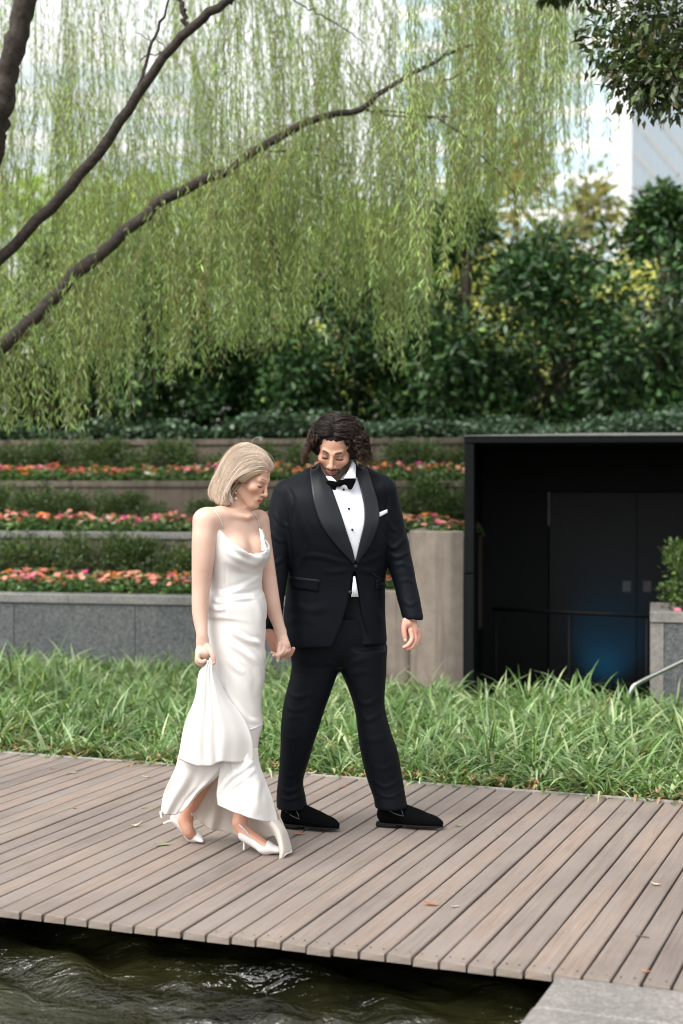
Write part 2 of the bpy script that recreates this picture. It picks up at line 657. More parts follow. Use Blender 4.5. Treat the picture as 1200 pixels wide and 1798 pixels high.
P0 = [dk(-4.4, DECK_D + 0.016), dk(4.2, DECK_D + 0.016), tr(7.2, -1.15), tr(2.95, -1.12), tr(2.95, 0.1), tr(-4.6, 0.1)]
V = [p + np.array((0, 0, -0.03)) for p in P0] + [p + np.array((0, 0, -0.74)) for p in P0]
F = [tuple(range(6))] + [(i, i + 6, (i + 1) % 6 + 6, (i + 1) % 6) for i in range(6)]
o = mk('bed_soil', np.array(V), F, M['soil'])
tag(o, kind='structure')

# ------------------------------------------------------------------ terraces
WALLS = [(0.0, 0.62), (1.25, 1.09), (2.5, 1.55), (3.75, 1.99)]
U0 = -4.2
# 1: granite clad wall with coping, each panel and coping length a part
gw = tag(empty('granite_wall', tr(0, 0)), 'low dark grey granite planter wall with pale coping behind the grass', 'wall')
V, F = tbox(U0, 2.4, 0.03, 0.2, -0.2, 0.54)
mk('wall_core', V, F, M['old_concrete'], gw)
for k in range(6):
    a0 = -3.9 + k * 1.05 + 0.03
    V, F = tbox(a0, a0 + 1.044, 0.0, 0.029, -0.2, 0.545, 0.003)
    mk('panel', V, F, M['granite'], gw)
for k in range(5):
    a0 = -4.2 + k * 1.32
    V, F = tbox(a0, a0 + 1.315, -0.018, 0.25, 0.547, 0.62, 0.006)
    mk('coping_stone', V, F, M['coping'], gw)
names = ['second terrace wall of stained concrete above the lowest flower bed',
         'third terrace wall of brown stained concrete above the middle flower bed',
         'topmost terrace wall below the dark ivy strip']
for (v, zt), lab in zip(WALLS[1:], names):
    tw = tag(empty('terrace_wall', tr(0, v)), lab, 'wall')
    ue = {1.25: 2.88, 2.5: 3.2, 3.75: 2.95}[v]
    k, a0 = 0, U0
    while a0 < ue - 0.01:
        a1 = min(a0 + 1.6, ue)
        V, F = tbox(a0, a1 - 0.008, v, v + 0.15, zt - 0.9, zt - 0.062, 0.005)
        mk('wall_section', V, F, M['old_concrete'], tw)
        V, F = tbox(a0, a1 - 0.004, v - 0.02, v + 0.2, zt - 0.06, zt, 0.006)
        mk('coping_stone', V, F, M['coping'] if v < 2 else M['old_concrete'], tw)
        a0 = a1
for i, (v, zt) in enumerate(WALLS[:3]):
    V, F = tbox(U0, 2.84, v + 0.2, WALLS[i + 1][0] + 0.01, zt - 0.7, zt - 0.05)
    tag(mk('flower_bed_soil', V, F, M['soil']), kind='structure')
V, F = tbox(U0 - 30, 40, 3.94, 400, 1.2, 1.95)
tag(mk('upper_lawn', V, F, M['lawn']), kind='structure')
V, F = tbox(U0 - 30, U0 - 0.01, -0.02, 3.93, -0.5, 1.9)
tag(mk('bank', V, F, M['soil']), kind='structure')

# curved concrete planter wall: a low length and a taller length at the portal
def curved_wall(name, pts, z0, z1, th_, mat, lab, lip=0.0):
    C_ = catmull([(p[0], p[1], 0) for p in pts], 26)
    T = np.gradient(C_, axis=0)
    T /= np.linalg.norm(T, axis=1, keepdims=True)
    Nn = np.stack([-T[:, 1], T[:, 0], 0 * T[:, 0]], 1)
    V = []
    b = 0.008
    for c, n_ in zip(C_, Nn):
        for (o_, z) in ((0, z0), (0, z1 - b), (b, z1), (th_ - b, z1), (th_, z1 - b), (th_, z0)):
            V.append(c + n_ * o_ + np.array((0, 0, z)))
    F = [tuple(q) for q in grid_faces(26, 6)] + [tuple(range(5, -1, -1)), tuple(150 + j for j in range(6))]
    o = mk(name, np.array(V), F, mat)
    for p_ in o.data.polygons:
        p_.use_smooth = False
    tag(o, lab, 'wall')
    return o


pL = [at(560, 1040, 12.15)[:2], at(640, 1040, 12.0)[:2], at(700, 1038, 11.9)[:2], at(730, 1038, 11.92)[:2]]
curved_wall('planter_wall', pL, -0.2, 0.70, 0.16, M['concrete'], 'low warm concrete planter wall behind the man\'s legs')
pT = [tr(2.60, 1.22)[:2], tr(2.60, 0.5)[:2], at(719, 936, 11.98)[:2], at(735, 936, 11.80)[:2], at(762, 934, 11.71)[:2], at(790, 932, 11.70)[:2], at(814, 931, 11.76)[:2]]
curved_wall('planter_wall', pT, -0.2, 1.168, 0.15, M['concrete'], 'tall curved concrete planter wall next to the black portal')
V, F = tbox(2.74, 3.02, 0.06, 1.24, 0.3, 1.08)
tag(mk('flower_bed_soil', V, F, M['soil']), kind='structure')

# ------------------------------------------------------------------ black entrance portal with doors
PA = -0.12
PE = np.array((math.cos(PA), math.sin(PA), 0.0))
PN = np.array((-math.sin(PA), math.cos(PA), 0.0))
c0 = at(816, 765, 11.75)
PO = np.array((c0[0], c0[1], 0.0))
ZT = float(c0[2])


def pbox(u0, u1, v0, v1, z0, z1, bev=0.0):
    V, F = box(u0, u1, v0, v1, z0, z1, bev)
    return rotz(V, PA) + PO, F


portal = tag(empty('entrance_portal', PO), 'black metal entrance portal with dark recessed double doors', 'portal')
V, F = pbox(0, 0.07, 0, 2.35, -0.74, 0.84, 0.006)
mk('side_panel', V, F, M['black_metal'], portal)
V, F = pbox(0, 0.07, 0, 2.35, 0.846, ZT - 0.06, 0.006)
mk('side_panel', V, F, M['black_metal'], portal)
V, F = pbox(4.0, 4.1, 0, 2.35, -0.74, ZT - 0.06, 0.006)
mk('side_panel', V, F, M['black_metal'], portal)
V, F = pbox(-0.003, 4.103, -0.004, 2.5, ZT - 0.057, ZT - 0.004, 0.005)
roof = mk('roof_slab', V, F, M['black_metal'], portal)
q0 = [pbox(-0.006, 0, -0.010, 0, 0, 0)[0][0]]
fl = []
for (u, h) in ((-0.006, 0.004), (1.0, 0.020), (4.106, 0.016)):
    for (v, z) in ((-0.012, ZT - 0.003), (2.51, ZT - 0.003), (2.51, ZT - 0.003 + h), (-0.012, ZT - 0.003 + h)):
        fl.append(PO + PE * u + PN * v + np.array((0, 0, z)))
F = [(0, 3, 2, 1), (8, 9, 10, 11)] + [(i, (i + 1) % 4, 4 + (i + 1) % 4, 4 + i) for i in range(4)] + [(4 + i, 4 + (i + 1) % 4, 8 + (i + 1) % 4, 8 + i) for i in range(4)]
mk('flashing', np.array(fl), F, M['flashing'], roof)
V, F = pbox(0.072, 3.998, 2.20, 2.35, 1.46, ZT - 0.06)
mk('header', V, F, M['black_metal'], portal)
V, F = pbox(0.072, 0.66, 2.20, 2.35, -0.74, 1.458)
mk('back_panel', V, F, M['black_metal'], portal)
V, F = pbox(2.22, 3.998, 2.20, 2.35, -0.74, 1.458)
mk('back_panel', V, F, M['black_metal'], portal)
V, F = pbox(0.0, 4.1, 2.355, 2.5, -0.74, ZT - 0.058)
mk('back_panel', V, F, M['black_metal'], portal)
V, F = pbox(0.072, 3.998, -0.15, 2.198, -0.74, -0.60)
mk('floor_slab', V, F, M['old_concrete'], portal)
V, F = pbox(0.662, 0.672, 2.185, 2.3, 1.15, 1.45)
mk('door_seal', V, F, M['flashing'], portal)
for (u0, u1, hu) in ((0.676, 1.446, 1.36), (1.452, 2.216, 1.54)):
    V, F = pbox(u0, u1, 2.23, 2.28, -0.598, 1.452, 0.004)
    d_ = mk('door', V, F, M['door_paint'], portal)
    V, F = pbox(hu - 0.035, hu + 0.035, 2.219, 2.228, 0.56, 0.66, 0.002)
    mk('handle_plate', V, F, M['brass'], d_)
# dark guard rail in front of the doors
ra, rb = at(866, 1069, 12.7), at(1142, 1083, 12.02)
rb[2] = ra[2]
rail = tag(empty('guard_rail', (float(ra[0]), float(ra[1]), -0.6)), 'dark metal guard rail crossing in front of the black doors', 'railing')
V, F = tube([ra, rb], 0.017, 10)
mk('top_rail', V, F, M['black_metal'], rail, True)
for f_ in (0.02, 0.5, 0.98):
    p_ = ra * (1 - f_) + rb * f_
    V, F = tube([(p_[0], p_[1], -0.60), (p_[0], p_[1], p_[2] - 0.02)], 0.014, 8)
    mk('post', V, F, M['black_metal'], rail, True)
# added lamp, no source in view, for the blue glow on the lower doors
lp = PO + PE * 1.12 + PN * 1.55 + np.array((0, 0, -0.6))
lamp = tag(empty('added_glow_lamp', lp), 'added lamp with no visible source, throwing a blue glow on the doors', 'lamp')
V, F = tube([lp, lp + (0, 0, 0.05)], 0.06, 12)
mk('housing', V, F, M['black_metal'], lamp)
ld = bpy.data.lights.new('added_blue_spot', 'SPOT')
ld.energy = 52.0
ld.color = (0.01, 0.36, 0.72)
ld.spot_size = math.radians(52)
ld.spot_blend = 1.0
ld.shadow_soft_size = 0.08
lo = bpy.data.objects.new('added_blue_spot', ld)
lo.location = (0, 0, 0.09)
lo.rotation_euler = Vector(tuple(-(PN * 0.65 + np.array((0, 0, 0.62)) + PE * 0.08))).to_track_quat('Z', 'Y').to_euler()
COL.objects.link(lo)
lo.parent = lamp

# ------------------------------------------------------------------ planter and handrail at the right
pc = at(1167, 1075, 10.9)
plo = np.array((pc[0], pc[1], 0.0))
ZP = float(pc[2])
pl = tag(empty('stone_planter', plo), 'square stone planter with granite front at the right edge', 'planter')


def plbox(u0, u1, v0, v1, z0, z1, bev=0.005):
    V, F = box(u0, u1, v0, v1, z0, z1, bev)
    return rotz(V, -0.2) + plo, F


# pale rim all round, granite face between
for args in ((-0.10, 2.0, 0.0, 0.14, ZP - 0.075, ZP), (-0.10, 0.04, 0.143, 0.9, ZP - 0.075, ZP), (1.86, 2.0, 0.143, 0.9, ZP - 0.075, ZP), (0.043, 1.857, 0.76, 0.9, ZP - 0.075, ZP)):
    V, F = plbox(*args)
    mk('rim_stone', V, F, M['slab'], pl)
V, F = plbox(-0.098, -0.004, 0.012, 0.89, -0.7, ZP - 0.078)
mk('side_wall', V, F, M['slab'], pl)
V, F = plbox(0.0, 1.99, 0.012, 0.1, -0.7, ZP - 0.078)
mk('front_panel', V, F, M['granite'], pl)
V, F = plbox(0.0, 1.99, 0.103, 0.88, -0.7, ZP - 0.08)
mk('planter_soil', V, F, M['soil'], pl)
h0, h1 = at(1122, 1199, 10.35), at(1250, 1136, 10.05)
hr = tag(empty('handrail', (float(h0[0]), float(h0[1]), 0)), 'thin round steel handrail sloping in front of the stone planter', 'handrail')
V, F = tube(catmull([h0 + (-0.10, 0.0, -0.22), h0 + (-0.05, 0, -0.05), h0, h0 * 0.5 + h1 * 0.5, h1], 24), 0.016, 10)
mk('rail', V, F, M['steel'], hr, True)
V, F = tube([(h0[0] - 0.10, h0[1], -0.1), (h0[0] - 0.10, h0[1], h0[2] - 0.2)], 0.016, 10)
mk('post', V, F, M['steel'], hr, True)
V, F = tube([(h1[0], h1[1], -0.1), (h1[0], h1[1], h1[2])], 0.016, 10)
mk('post', V, F, M['steel'], hr, True)

# ------------------------------------------------------------------ buildings far behind
def facade(parent, A, B, z0, z1, fh, bays, band, pane_mat, mull=0.12):
    """one face: bands and mullions as parts, each window pane an object sharing one mesh"""
    A, B = np.asarray(A, float), np.asarray(B, float)
    e = B - A
    Lh = np.linalg.norm(e)
    e /= Lh
    n = np.array((e[1], -e[0]))
    a_ = math.atan2(e[1], e[0])
    bw = Lh / bays
    V, F = box(0, bw - mull, -0.03, 0.03, 0, fh - band)
    pme = mesh_data('window_pane', V, F, pane_mat)
    V, F = box(0, mull, -0.045, 0.05, 0, fh - band)
    mme = mesh_data('mullion', V, F, M['bframe'])
    V, F = box(0, Lh, -0.06, 0.3, 0, band)
    bme = mesh_data('floor_band', V, F, M['bwhite'])
    po = origin_of(parent)
    z = z0
    while z < z1:
        place('floor_band', bme, parent, (A[0] - po[0], A[1] - po[1], z - po[2]), (0, 0, a_))
        for b_ in range(bays):
            q = A + e * b_ * bw
            place('mullion', mme, parent, (q[0] - po[0], q[1] - po[1], z + band - po[2]), (0, 0, a_))
            q = q + e * mull
            place('window_pane', pme, parent, (q[0] - po[0], q[1] - po[1], z + band - po[2]), (0, 0, a_))
        z += fh


Cn = at(1090, 300, 150.0)
bt = tag(empty('office_tower', (Cn[0], Cn[1], 0)), 'white office tower with blue glass seen over the hedge at right', 'building')
A_l = (Cn[0] - 21.5, Cn[1] + 2.0)
dr_ = np.array((0.367, 0.93))
B_r = (Cn[0] + dr_[0] * 52, Cn[1] + dr_[1] * 52)
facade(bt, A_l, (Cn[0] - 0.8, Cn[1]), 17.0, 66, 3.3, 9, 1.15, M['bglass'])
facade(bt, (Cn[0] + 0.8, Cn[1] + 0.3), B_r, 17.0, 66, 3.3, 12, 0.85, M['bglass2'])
V, F = box(Cn[0] - 0.85, Cn[0] + 0.85, Cn[1] - 0.9, Cn[1] + 0.9, 0, 68)
mk('corner_column', V, F, M['bwhite'], bt)
core = [(A_l[0], A_l[1] + 0.4), (Cn[0], Cn[1] + 0.6), (B_r[0] - 0.3, B_r[1] + 0.2), (A_l[0] + 8, B_r[1] + 4)]
V = [(x, y, z) for z in (0, 66.5) for (x, y) in core]
mk('wall', np.array(V), [(3, 2, 1, 0), (4, 5, 6, 7)] + [(i, (i + 1) % 4, 4 + (i + 1) % 4, 4 + i) for i in range(4)], M['bwhite'], bt)

Cl = at(-160, 300, 118.0)
bl = tag(empty('office_block', (Cl[0], Cl[1], 0)), 'white banded office block behind the willow at left', 'building')
Bx = at(338, 300, 124.0)
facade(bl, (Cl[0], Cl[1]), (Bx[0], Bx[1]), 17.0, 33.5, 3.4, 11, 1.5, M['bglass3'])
V = [(x, y, z) for z in (0, 36.8) for (x, y) in ((Cl[0], Cl[1] + 0.4), (Bx[0], Bx[1] + 0.4), (Bx[0], Bx[1] + 18), (Cl[0], Cl[1] + 18))]
mk('wall', np.array(V), [(3, 2, 1, 0), (4, 5, 6, 7)] + [(i, (i + 1) % 4, 4 + (i + 1) % 4, 4 + i) for i in range(4)], M['bwhite'], bl)
# ------------------------------------------------------------------ plant helpers
def unit(A):
    return A / (np.linalg.norm(A, axis=-1, keepdims=True) + 1e-9)


def leaf_cloud(P, D, Lg, Wd, r, fold=0.25, droop=0.0, up=None):
    """leaves as folded, slightly curved blades: 6 vertices, 4 quads-as-tris"""
    n = len(P)
    D = unit(D)
    if up is None:
        up = unit(r.normal(0, 1, (n, 3)) * 0.55 + np.array((0, 0, 1.0)))
    S = unit(np.cross(D, up))
    Nn = np.cross(S, D)
    Lg = np.broadcast_to(Lg, (n,))[:, None]
    Wd = np.broadcast_to(Wd, (n,))[:, None]
    mid = P + D * Lg * 0.45 
    tip = P + D * Lg - Nn * Lg * droop
    lft = mid + S * Wd * 0.5 + Nn * Wd * fold
    rgt = mid - S * Wd * 0.5 + Nn * Wd * fold
    V = np.stack([P, lft, tip, rgt, mid], 1).reshape(-1, 3)
    b = (np.arange(n) * 5)[:, None]
    F = np.concatenate([b + np.array((0, 4, 1)), b + np.array((1, 4, 2)), b + np.array((0, 3, 4)), b + np.array((4, 3, 2))], 1).reshape(-1, 3)
    return V, F


def cols(r, n, base, var=0.25, hue=None, per=5):
    """n leaf colours around base; hue = list of (fraction, colour) of other leaves"""
    c = np.tile(np.asarray(base, float), (n, 1)) * np.exp(r.normal(0, var, (n, 1)))
    if hue:
        u = r.random(n)
        a = 0.0
        for f, h in hue:
            mk_ = (u >= a) & (u < a + f)
            c[mk_] = np.asarray(h) * np.exp(r.normal(0, var, (mk_.sum(), 1)))
            a += f
    return np.repeat(c, per, axis=0)


M['leaf_gloss'] = leaf_mat('glossy_dark_leaf', 0.38, 0.15, spec=0.45)
M['leaf_soft'] = leaf_mat('soft_green_leaf', 0.5, 0.35)
M['leaf_willow'] = leaf_mat('willow_leaf', 0.5, 0.5)
M['leaf_far'] = leaf_mat('sun_tinted_far_leaf', 0.5, 0.55)
M['petal'] = leaf_mat('flower_petal', 0.55, 0.30)
M['blade'] = leaf_mat('grass_blade', 0.42, 0.30)
M['bark'] = simple_mat('dark_willow_bark', (0.034, 0.026, 0.020), 0.9, 0.75, 30, 1.0)
M['bark2'] = simple_mat('grey_brown_bark', (0.085, 0.065, 0.048), 0.9, 0.4, 30, 0.8)

# ------------------------------------------------------------------ strappy grass bed (uncountable blades)
def grass_blades(r, roots, lens, az, lean, width, col):
    n, seg = len(roots), 6
    t = np.linspace(0, 1, seg)
    out = []
    ang_ = lean[:, None] * (0.42 + 1.65 * t[None] ** 1.1)             # bends over with length
    ds = (lens / (seg - 1))[:, None]
    h = np.cumsum(np.concatenate([np.zeros((n, 1)), np.sin(ang_[:, 1:]) * ds], 1), 1)
    z = np.cumsum(np.concatenate([np.zeros((n, 1)), np.cos(ang_[:, 1:]) * ds], 1), 1)
    dx, dy = np.cos(az), np.sin(az)
    C_ = roots[:, None] + np.stack([h * dx[:, None], h * dy[:, None], z], -1)
    tw = r.normal(0, 0.5, n)
    sx, sy = -np.sin(az + tw), np.cos(az + tw)
    wv = width[:, None] * np.array((0.75, 1.0, 1.0, 0.85, 0.55, 0.06))[None]
    Sd = np.stack([sx, sy, 0 * sx], -1)[:, None] * wv[..., None] * 0.5
    V = np.stack([C_ - Sd, C_ + Sd], 2).reshape(-1, 3)
    b = (np.arange(n) * seg * 2)[:, None, None] + (np.arange(seg - 1) * 2)[None, :, None]
    F = (b + np.array((0, 1, 3, 2))[None, None]).reshape(-1, 4)
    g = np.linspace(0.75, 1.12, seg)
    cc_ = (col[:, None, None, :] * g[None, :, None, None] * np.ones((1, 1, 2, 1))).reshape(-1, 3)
    return V, F, cc_


ORD = ['leftmost', 'second', 'third', 'fourth', 'fifth', 'sixth', 'seventh', 'eighth', 'ninth', 'tenth', 'eleventh', 'twelfth']


def nth(i):
    if i == 0:
        return 'leftmost'
    return (ORD[i] if i < 12 else '%d%s' % (i + 1, {1: 'st', 2: 'nd', 3: 'rd'}.get((i + 1) % 10, 'th') if i > 19 else 'th')) + ' from left'


r = np.random.default_rng(21)
clumps = []
def bed_frac(p):
    """position inside the grass bed: distance from the deck edge and from the walls"""
    t = np.dot(p[:2] - DO[:2], DN[:2]) - DECK_D
    v = np.dot(p[:2] - TO[:2], TN[:2])
    return t, v
tries = 0
while len(clumps) < 900 and tries < 60000:
    tries += 1
    p = np.array((r.uniform(-4.4, 4.4), r.uniform(6.2, 13.2), -0.03))
    t, v = bed_frac(p)
    u = np.dot(p[:2] - TO[:2], TE[:2])
    vmax = -0.12 if u < 2.3 else (-0.75 if u < 3.05 else -1.35)
    if t < 0.07 or v > vmax:
        continue
    q = to_px(p)
    if q[0] < -150 or q[0] > 1350:
        continue
    if any((c[0] - p[0]) ** 2 + (c[1] - p[1]) ** 2 < 0.0144 for c in clumps[-400:]):
        continue
    clumps.append(p)
clumps = np.array(clumps)
K = 42
n = len(clumps) * K
ci = np.repeat(np.arange(len(clumps)), K)
az = r.uniform(0, 2 * math.pi, n)
rad = np.abs(r.normal(0, 0.045, n))
roots = clumps[ci] + np.stack([rad * np.cos(az), rad * np.sin(az), 0 * az], -1)
csz = np.clip(r.normal(1.0, 0.16, len(clumps)), 0.65, 1.4)
lens = np.clip(r.normal(0.315, 0.07, n), 0.12, 0.52) * csz[ci]
tdk = np.array([bed_frac(c)[0] for c in clumps])
lens *= np.clip(0.74 + 0.40 * tdk[ci], 0.74, 1.0)
# a few taller tufts in front of the portal and at the left wall
for (px_, py_) in ((930, 1190), (985, 1190), (60, 1160), (20, 1165), (1010, 1195), (870, 1205), (1150, 1215)):
    c_ = at(px_, py_, 10.9)
    dd = np.hypot(clumps[:, 0] - c_[0], clumps[:, 1] - c_[1])
    lens *= (1 + 0.30 * np.exp(-(dd / 0.32) ** 2))[ci]
lean = np.clip(r.normal(0.98, 0.28, n), 0.25, 1.5)
width = np.clip(r.normal(0.0155, 0.0026, n), 0.007, 0.022)
lens *= np.interp(to_px(clumps)[0], [0, 130, 210, 500, 820, 930, 1030, 1120], [0.92, 0.84, 0.72, 0.68, 0.68, 0.9, 0.86, 0.76])[ci]
cl = np.array((0.128, 0.225, 0.080))[None] * np.exp(r.normal(0, 0.22, (n, 1))) * np.exp(r.normal(0, 0.10, (len(clumps), 1)))[ci]
u_ = r.random(n)
pale = u_ < 0.28
cl[pale] = np.array((0.36, 0.45, 0.25)) * np.exp(r.normal(0, 0.18, (pale.sum(), 1)))
dry_p = 0.04 + 0.12 * np.exp(-(tdk[ci] / 0.35) ** 2)
dry = (u_ > 0.3) & (u_ < 0.3 + dry_p)
cl[dry] = np.array((0.36, 0.25, 0.12)) * np.exp(r.normal(0, 0.25, (dry.sum(), 1)))
lean[dry] = np.clip(lean[dry] + 0.35, 0, 1.3)
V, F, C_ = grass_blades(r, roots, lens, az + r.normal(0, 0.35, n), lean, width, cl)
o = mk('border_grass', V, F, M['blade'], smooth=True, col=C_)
tag(o, 'arching strappy green border grass filling the bed behind the boardwalk', 'grass', kind='stuff')

# ------------------------------------------------------------------ dry leaf litter along the deck edge and leaves on the deck
def dry_leaf(r, L_, W_, curl):
    t = np.linspace(0, 1, 7)
    w_ = np.sin(np.pi * t ** 0.85) ** 0.9 * W_ * 0.5
    V, F = [], []
    for i, (a_, b_) in enumerate(zip(t, w_)):
        x = (a_ - 0.5) * L_
        zc = curl * (a_ - 0.5) ** 2 * L_ * 2
        b_ = max(b_, 0.0008)
        for s_ in (-1, 0, 1):
            V.append((x, s_ * b_ + r.normal(0, 0.0012), zc + abs(s_) * b_ * 0.55 * curl + 0.001 + abs(r.normal(0, 0.001))))
    for i in range(6):
        for j in range(2):
            F.append((i * 3 + j, (i + 1) * 3 + j, (i + 1) * 3 + j + 1, i * 3 + j + 1))
    return np.array(V), F


r = np.random.default_rng(5)
M['dry_leaf'] = simple_mat('dry_brown_leaf', (0.34, 0.19, 0.09), 0.7, 0.5, 60, 0.3)
M['dry_leaf2'] = simple_mat('rust_leaf', (0.36, 0.12, 0.045), 0.7, 0.4, 60, 0.3)
M['pale_leaf'] = simple_mat('pale_dry_leaf', (0.46, 0.36, 0.25), 0.7, 0.3, 60, 0.3)
M['green_leaf'] = simple_mat('fallen_green_leaf', (0.17, 0.25, 0.08), 0.5, 0.4, 80, 0.2)
litter = []
for k in range(120):
    s = r.uniform(-3.6, 3.6)
    V, F = dry_leaf(r, r.uniform(0.035, 0.075), r.uniform(0.012, 0.030), r.uniform(0.4, 2.0))
    a_ = r.uniform(0, 6.28)
    V = rotz(V, a_)
    V += dk(s, DECK_D + 0.02 + abs(r.normal(0, 0.06)), r.uniform(-0.02, 0.03))
    litter.append((V, F))
V, F = join(litter)
o = mk('leaf_litter', V, F, M['dry_leaf'])
tag(o, 'brown dry leaf litter caught along the grass edge', 'leaf litter', kind='stuff')

on_deck = [(286, 1485, 'green_leaf', 0.075, 'curled green leaf lying by the woman\'s rear shoe'),
           (237, 1452, 'pale_leaf', 0.062, 'pale dry leaf on the boards left of the woman'),
           (252, 1419, 'green_leaf', 0.035, 'tiny green leaf scrap on the boards left of the woman\'s hem'),
           (130, 1421, 'dry_leaf', 0.034, 'small brown leaf on the far left boards'),
           (257, 1366, 'pale_leaf', 0.048, 'pale leaf on the far boards behind the woman'),
           (93, 1351, 'dry_leaf2', 0.045, 'rust leaf on the far left boards near the grass'),
           (128, 1358, 'pale_leaf', 0.050, 'straw coloured leaf on the far left boards near the grass'),
           (524, 1466, 'dry_leaf2', 0.052, 'orange leaf at the heel of the man\'s rear shoe'),
           (603, 1383, 'dry_leaf2', 0.034, 'small rust leaf on the boards between the man\'s feet'),
           (756, 1590, 'dry_leaf2', 0.062, 'long orange leaf alone on the boards nearest the water'),
           (799, 1594, 'pale_leaf', 0.034, 'small pale leaf right of the long orange leaf'),
           (805, 1452, 'green_leaf', 0.050, 'pale green leaf by the toe of the man\'s front shoe'),
           (876, 1467, 'green_leaf', 0.036, 'small green leaf right of the man'),
           (1067, 1402, 'dry_leaf', 0.060, 'brown leaf on the boards by the grass at right'),
           (968, 1388, 'dry_leaf', 0.075, 'large brown leaf at the grass edge on the right'),
           (1152, 1555, 'pale_leaf', 0.045, 'curled pale leaf on the boards at far right'),
           (1135, 1708, 'dry_leaf2', 0.036, 'rust leaf in the gap beside the paving slab'),
           (246, 1340, 'dry_leaf', 0.060, 'brown leaf at the grass edge on the left'),
           (267, 1341, 'dry_leaf', 0.055, 'brown leaf at the grass edge left of the woman'),
           (545, 1360, 'pale_leaf', 0.080, 'pale curled leaf at the grass edge behind the man')]
for (px_, py_, mt, ln, lab) in on_deck:
    V, F = dry_leaf(r, ln, ln * r.uniform(0.30, 0.5), r.uniform(0.1, 0.6))
    o = mk('fallen_leaf', rotz(V, r.uniform(-0.6, 0.6)) + ground(px_, py_) + (0, 0, 0.003), F, M[mt])
    tag(o, lab, 'leaf', 'fallen leaves on the boardwalk')
V, F = tube(catmull([ground(1117, 1645) + (0, 0, .004), ground(1127, 1646) + (0, 0, .005), ground(1140, 1648) + (0, 0, .004)], 8), 0.0022, 5)
tag(mk('twig', V, F, M['bark2']), 'short thin twig on the boards at right', 'twig')

# ------------------------------------------------------------------ bedding plants (impatiens) in the three beds
def bed_plant(seed):
    r = np.random.default_rng(seed)
    n = 150
    a_ = r.uniform(0, 6.28, n)
    q = np.sqrt(r.random(n))
    P = np.stack([0.13 * q * np.cos(a_), 0.13 * q * np.sin(a_), 0.03 + 0.13 * (1 - 0.75 * q ** 2) * r.uniform(0.35, 1.0, n)], -1)
    D = np.stack([np.cos(a_), np.sin(a_), r.uniform(-0.3, 0.5, n)], -1) + r.normal(0, 0.35, (n, 3))
    V, F = leaf_cloud(P, D, r.uniform(0.04, 0.065, n), r.uniform(0.022, 0.032, n), r, 0.12, 0.2)
    me = mesh_data('foliage', V, F, M['leaf_soft'], False, cols(r, n, (0.070, 0.140, 0.048), 0.3, [(0.2, (0.16, 0.25, 0.10))]))
    spots = []
    for k in range(15):
        a2, q2 = r.uniform(0, 6.28), math.sqrt(r.random()) * 0.95
        spots.append((0.125 * q2 * math.cos(a2), 0.125 * q2 * math.sin(a2), 0.155 - 0.06 * q2 ** 2 + r.uniform(0, 0.03)))
    return me, spots


def blossom(col_):
    V, F, C_ = [], [], []
    for k in range(5):
        a_ = k * 2 * math.pi / 5
        e = np.array((math.cos(a_), math.sin(a_), 0.0))
        s_ = np.array((-math.sin(a_), math.cos(a_), 0.0))
        b = len(V)
        for (l_, w_, z) in ((0.002, 0, 0), (0.012, 0.009, 0.004), (0.021, 0.011, 0.005), (0.026, 0.004, 0.003), (0.026, -0.004, 0.003), (0.021, -0.011, 0.005), (0.012, -0.009, 0.004)):
            V.append(e * l_ + s_ * w_ + np.array((0, 0, z + 0.001 * k)))
            C_.append(np.array(col_) * (0.8 if l_ < 0.01 else 1.0))
        F.append(tuple(range(b, b + 7)))
    b = len(V)
    for k in range(5):
        a_ = k * 2 * math.pi / 5
        V.append(np.array((0.004 * math.cos(a_), 0.004 * math.sin(a_), 0.008)))
        C_.append((0.75, 0.65, 0.25))
    F.append(tuple(range(b, b + 5)))
    return mesh_data('blossom', np.array(V), F, M['petal'], False, np.array(C_))


